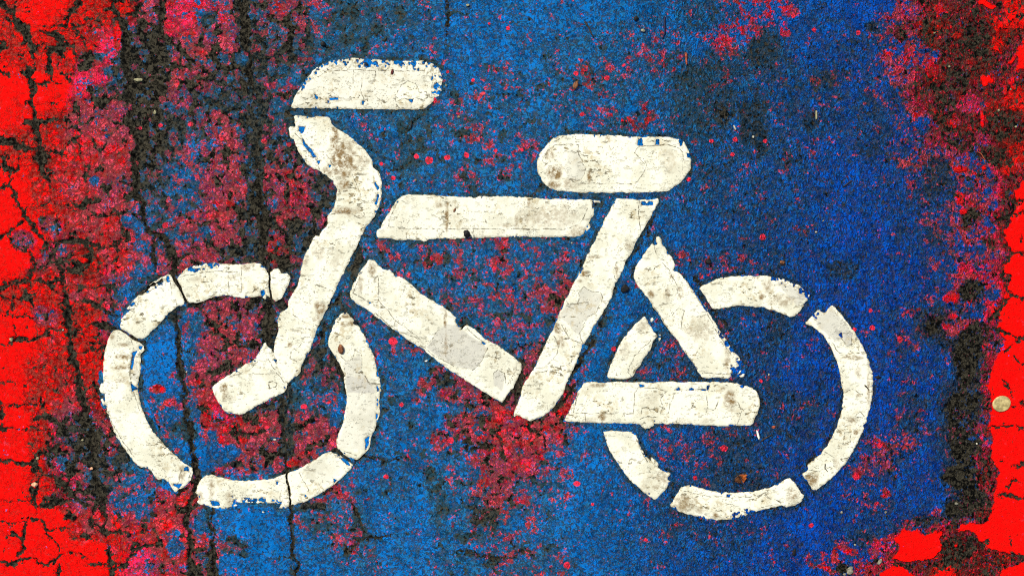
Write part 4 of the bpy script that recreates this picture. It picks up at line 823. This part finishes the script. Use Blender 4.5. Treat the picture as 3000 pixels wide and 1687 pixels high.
# the curled dry leaf inside the rear wheel
def dry_leaf():
    root = empty("dry_leaf", W(2169, 1402))
    tag(root, "curled rust brown dry leaf inside the rear wheel", "leaf")
    for sgn in (-1, 1):
        bm = bmesh.new()
        nu, nv = 14, 7
        grid = []
        for i in range(nu + 1):
            u = i / nu
            row = []
            for j in range(nv + 1):
                v = j / nv
                wdt = 15 * math.sin(math.pi * u ** .8) ** .8 * (1 + .12 * math.sin(u * 17 + sgn))
                X = sgn * (1 + v * wdt * 1.25)
                Y = 11 - u * 25 + 3 * v
                Z = 3 + 9 * math.sin(v * 2.2) * (.5 + .5 * math.sin(math.pi * u)) + 1.6 * mnoise.noise(Vector((X * .2, Y * .2, 2))) + 1.2 * math.sin(u * 20) * v
                row.append(bm.verts.new((X * S, Y * S, Z * S)))
            grid.append(row)
        for i in range(nu):
            for j in range(nv):
                bm.faces.new((grid[i][j], grid[i + 1][j], grid[i + 1][j + 1], grid[i][j + 1]))
        r = bmesh.ops.solidify(bm, geom=list(bm.faces), thickness=.9 * S)
        bmesh.ops.recalc_face_normals(bm, faces=bm.faces)
        o = link_mesh("leaf_blade", bm, M['brown' if sgn < 0 else 'dryleaf'], (0, 0, 0), 0, root)
        o.rotation_euler = (0, 0, math.radians(22 if sgn < 0 else 30))
    st = twig("leaf_stem", [(2158, 1388), (2167, 1394), (2175, 1404)], 2.0, 'twig', None, None, 4, 9)
    st.location = st.location - root.location; st.parent = root
dry_leaf()

# the round flat tan disc on the right-hand red paint
def tan_disc():
    bm = bmesh.new(); rings = []
    prof = [(1.0, 0), (1.02, 2.0), (1.0, 3.4), (.95, 4.2), (.86, 4.3), (.8, 3.8), (.6, 3.7), (.4, 3.8), (.2, 3.7)]
    for rr, zz in prof:
        ring = []
        for k in range(56):
            a = k * 2 * math.pi / 56
            j = 1 + .025 * mnoise.noise(Vector((math.cos(a) * 2, math.sin(a) * 2, 3))) + .01 * mnoise.noise(Vector((math.cos(a) * 9, math.sin(a) * 9, 3)))
            x, y = 26.5 * rr * j * math.cos(a), 22.5 * rr * j * math.sin(a)
            w = mnoise.noise(Vector((x * .16, y * .16, 7))) + .6 * mnoise.noise(Vector((x * .4, y * .4, 7)))
            ring.append(bm.verts.new((x * S, y * S, (zz + (.8 * w if rr < .9 else 0)) * S)))
        rings.append(ring)
    for a, b in zip(rings[:-1], rings[1:]):
        for k in range(56): bm.faces.new((a[k], a[(k + 1) % 56], b[(k + 1) % 56], b[k]))
    bm.faces.new(rings[-1]); bm.faces.new(rings[0][::-1])
    bmesh.ops.recalc_face_normals(bm, faces=bm.faces)
    tag(link_mesh("flat_disc", bm, M['disc'], W(2933, 1182), math.radians(20)), "round flat tan disc lying on the red paint at the right", "disc")
tan_disc()

pebble("stone_chip", 1368, 686, 11, 11, 10, 20, 'black', "black three-cornered stone chip on the lower edge of the top tube", "stone chip", 3, z=2.5)
seed_husk(1000, 1022, 9, 15, 8, 'brown', "brown husk on the right arc of the front wheel", 5)
seed_husk(1686, 251, 8, 13, -18, 'brown', "brown oval seed husk on the blue paint above the saddle", 6)
seed_husk(1150, 212, 4, 8, -10, 'garnet', "dark red seed lying across the middle of the handlebar", 7)
seed_husk(1074, 189, 4, 6, 35, 'black', "small black seed on the crumbled top edge of the handlebar", 8)
seed_husk(1332, 616, 3, 7, -25, 'brown', "slim brown seed on the white top tube", 9)
pebble("road_pebble", 1829, 845, 12, 12, 9, 0, 'black', "round black lump in place of a pit between the seat tube and the seat stay", "pebble", 11)  # lump added in place of a dark pit, its shade given as black
pebble("road_pebble", 2075, 766, 9, 9, 8, 0, 'black', "round black pebble right of the seat stay above the rear wheel", "pebble", 12)
pebble("road_pebble", 1863, 55, 8, 8, 7, 0, 'black', "round black pebble near the top edge between two twigs", "pebble", 13)
pebble("road_pebble", 947, 130, 8, 8, 7, 0, 'black', "round black pebble on the blue paint above the handlebar", "pebble", 14)
pebble("road_pebble", 913, 600, 7, 6, 6, 0, 'black', "small black pebble left of the bend of the fork", "pebble", 15)
pebble("road_pebble", 1041, 944, 6, 6, 6, 0, 'black', "small black pebble at the upper tip of the front wheel's right arc", "pebble", 16, z=2)
pebble("road_pebble", 378, 1566, 7, 7, 6, 0, 'black', "small black pebble on the crimson paint below the front wheel", "pebble", 17)
pebble("road_pebble", 682, 1358, 8, 9, 7, 0, 'black', "black pebble on the clear blue inside the front wheel", "pebble", 18)
pebble("road_pebble", 2326, 1616, 6, 10, 6, -15, 'black', "narrow upright black pebble near the bottom edge at the right", "pebble", 19)
pebble("road_pebble", 2571, 1104, 8, 5, 6, 0, 'black', "small dark pebble just right of the rear wheel", "pebble", 20)
pebble("road_pebble", 1883, 91, 8, 5, 6, -10, 'grey', "olive grey pebble near the top edge below the black pebble", "pebble", 21)
pebble("stone_chip", 2291, 769, 7, 7, 7, 30, 'brown', "brown angular stone chip on the blue above the rear wheel", "stone chip", 22)
pebble("road_pebble", 2489, 1668, 10, 14, 9, -12, 'grey', "largest grey pebble, beside the black hole at the bottom edge", "pebble", 23)
pebble("road_pebble", 2473, 1681, 5, 4, 5, 0, 'grey', "small grey pebble at the lower rim of the black hole", "pebble", 24)
pebble("road_pebble", 2576, 1643, 5, 10, 7, -30, 'grey', "slanting grey pebble in the small hole beside the red lobe", "pebble", 25)
pebble("road_pebble", 35, 995, 6, 6, 6, 0, 'yellow', "small tan pebble in a crack at the left edge", "pebble", 26)
pebble("road_pebble", 103, 1418, 9, 7, 7, 10, 'orange', "pinkish pebble on the red paint at a crack, lower left", "pebble", 27)
pebble("road_pebble", 111, 1342, 5, 5, 5, 0, 'yellow', "small straw coloured pebble in the forked crack, lower left", "pebble", 28)
pebble("road_pebble", 269, 1371, 5, 4, 5, 0, 'orange', "small orange pebble in the wide dark crack left of the front wheel", "pebble", 29)
pebble("road_pebble", 243, 1288, 4, 3, 4, 0, 'yellow', "tiny straw pebble on the black patch left of the front wheel", "pebble", 48)
pebble("road_pebble", 186, 966, 3, 3, 4, 0, 'pale', "tiny pale pebble in the wide crack left of the front wheel", "pebble", 49)
for k, (px, py, r, lab) in enumerate([
    (2390, 680, 4, "tiny white pebble on the blue above the right of the rear wheel"), (2411, 647, 3, "tiny white pebble up right of its near twin above the rear wheel"),
    (2252, 1097, 4, "tiny white pebble inside the rear wheel near its right arc"), (2206, 402, 5, "small white pebble on the blue right of the saddle"),
    (772, 1499, 4, "tiny white pebble on the clean blue below the front wheel"),
    (1371, 17, 6, "pale straw pebble at the top edge above the handlebar's right end"), (1344, 344, 5, "pale straw pebble between the handlebar and the saddle"),
    (1307, 251, 5, "pale straw pebble just right of the handlebar's end"), (1218, 528, 5, "pale straw pebble above the top tube"),
    (1675, 712, 3, "tiny white pebble under the right end of the top tube"), (548, 1089, 4, "tiny white pebble on the blue inside the front wheel"),
    (2594, 1499, 5, "pale grey pebble right of the rear wheel's lower gap"), (2465, 1500, 5, "greyish pebble below the rear wheel's lower gap"),
    (2860, 1299, 4, "small white pebble on the black patch at the right"), (2800, 1474, 6, "pale grey pebble on the black patch at the lower right"),
    (2737, 98, 4, "tiny straw pebble on the dark red grain at the top right"), (2924, 325, 5, "straw pebble on the dark red grain at the right edge"),
    (2960, 262, 4, "tiny straw pebble right of the scarlet blobs, right edge"), (2504, 1595, 4, "tiny white pebble on the pink flecked blue at the bottom"),
    (2780, 196, 5, "pale pebble left of the scarlet blobs at the upper right"), (2975, 372, 4, "tiny straw pebble lowest along the right edge's dark grain")]):
    pebble("small_pebble", px, py, r * .85, r * .68, r, k * 37, 'pale' if 'white' in lab else ('grey' if 'gr' in lab.split()[1] or lab.startswith('grey') else 'yellow'), lab, "pebble", 60 + k)

twig("twig", [(1713, 64), (1724, 82), (1738, 112)], 3.4, 'twig', "short dark twig slanting down right at the top edge, left of centre twigs", "twig", 1)
twig("twig", [(1713, 180), (1726, 196), (1738, 220)], 2.6, 'twig', "thin dark twig slanting above the saddle beside the brown husk", "twig", 2)
twig("twig", [(1947, 50), (1947, 84), (1946, 100), (1940, 115)], 3.8, 'navy', "thick navy blue twig standing upright near the top edge", "twig", 3)
twig("twig", [(2009, 156), (2010, 172), (2011, 192)], 4.0, 'rust', "short rusty brown twig upright on the blue at the upper right", "twig", 4)
twig("twig", [(2228, 1291), (2244, 1281), (2263, 1271)], 2.6, 'twig', "thin dark twig beside the rear hub end of the chain stay", "twig", 5)
pebble("stone_chip", 2266, 1250, 6, 4, 5, 15, 'rust', "small rust brown stone chip right of the chain stay's end", "stone chip", 41)
twig("twig", [(2531, 1127), (2539, 1134), (2545, 1143)], 2.2, 'twig', "short dark twig on the rear wheel's right arc", "twig", 6, 3)
twig("twig", [(2416, 1357), (2416, 1370), (2424, 1381)], 1.8, 'twig', "thin curved twig low on the rear wheel's right arc", "twig", 7, 3)
twig("twig", [(2862, 445), (2874, 452), (2882, 466), (2886, 482)], 1.7, 'rust', "thin curved brown stalk on the red at the right", "twig", 8)
twig("twig", [(2470, 548), (2480, 540), (2496, 528)], 2.2, 'twig', "thin bluish dark twig right of the saddle on royal blue", "twig", 9)
twig("twig", [(1202, 379), (1206, 366), (1206, 352)], 2.4, 'black', "short black twig on the blue below the handlebar", "twig", 10)
twig("wire_curl", [(757, 638), (766, 641), (771, 632), (768, 620), (772, 608)], 1.4, 'black', "thin black curled wire on the dark stripe left of the fork", "wire", 11)
flake([(2215, 1258), (2220, 1263), (2225, 1280), (2223, 1288), (2217, 1276)], 1.5, 'white', "white pointed paint flake below the chain stay's right end", 1)
flake([(391, 234), (404, 230), (420, 232), (419, 239), (404, 241)], 2.5, 'yellow', "pale straw coloured chip on the dark patch at the upper left", 2, "straw_chip", "chip")
flake([(449, 333), (455, 322), (460, 331), (456, 337)], 2.5, 'yellow', "pale three-cornered chip below the straw coloured chip, upper left", 3, "straw_chip", "chip")
flake([(2146, 369), (2151, 368), (2157, 381), (2153, 383)], 2, 'pale', "thin white splinter on the blue right of the saddle", 4, "white_splinter", "chip")
flake([(2388, 324), (2393, 325), (2393, 350), (2388, 352)], 2.5, 'yellow', "long straw coloured splinter upright on the blue, upper right", 5, "straw_splinter", "chip")
flake([(801, 1284), (810, 1284), (811, 1289), (802, 1289)], 1.5, 'pale', "small pale chip lying by the crack inside the front wheel", 6, "pale_chip", "chip")
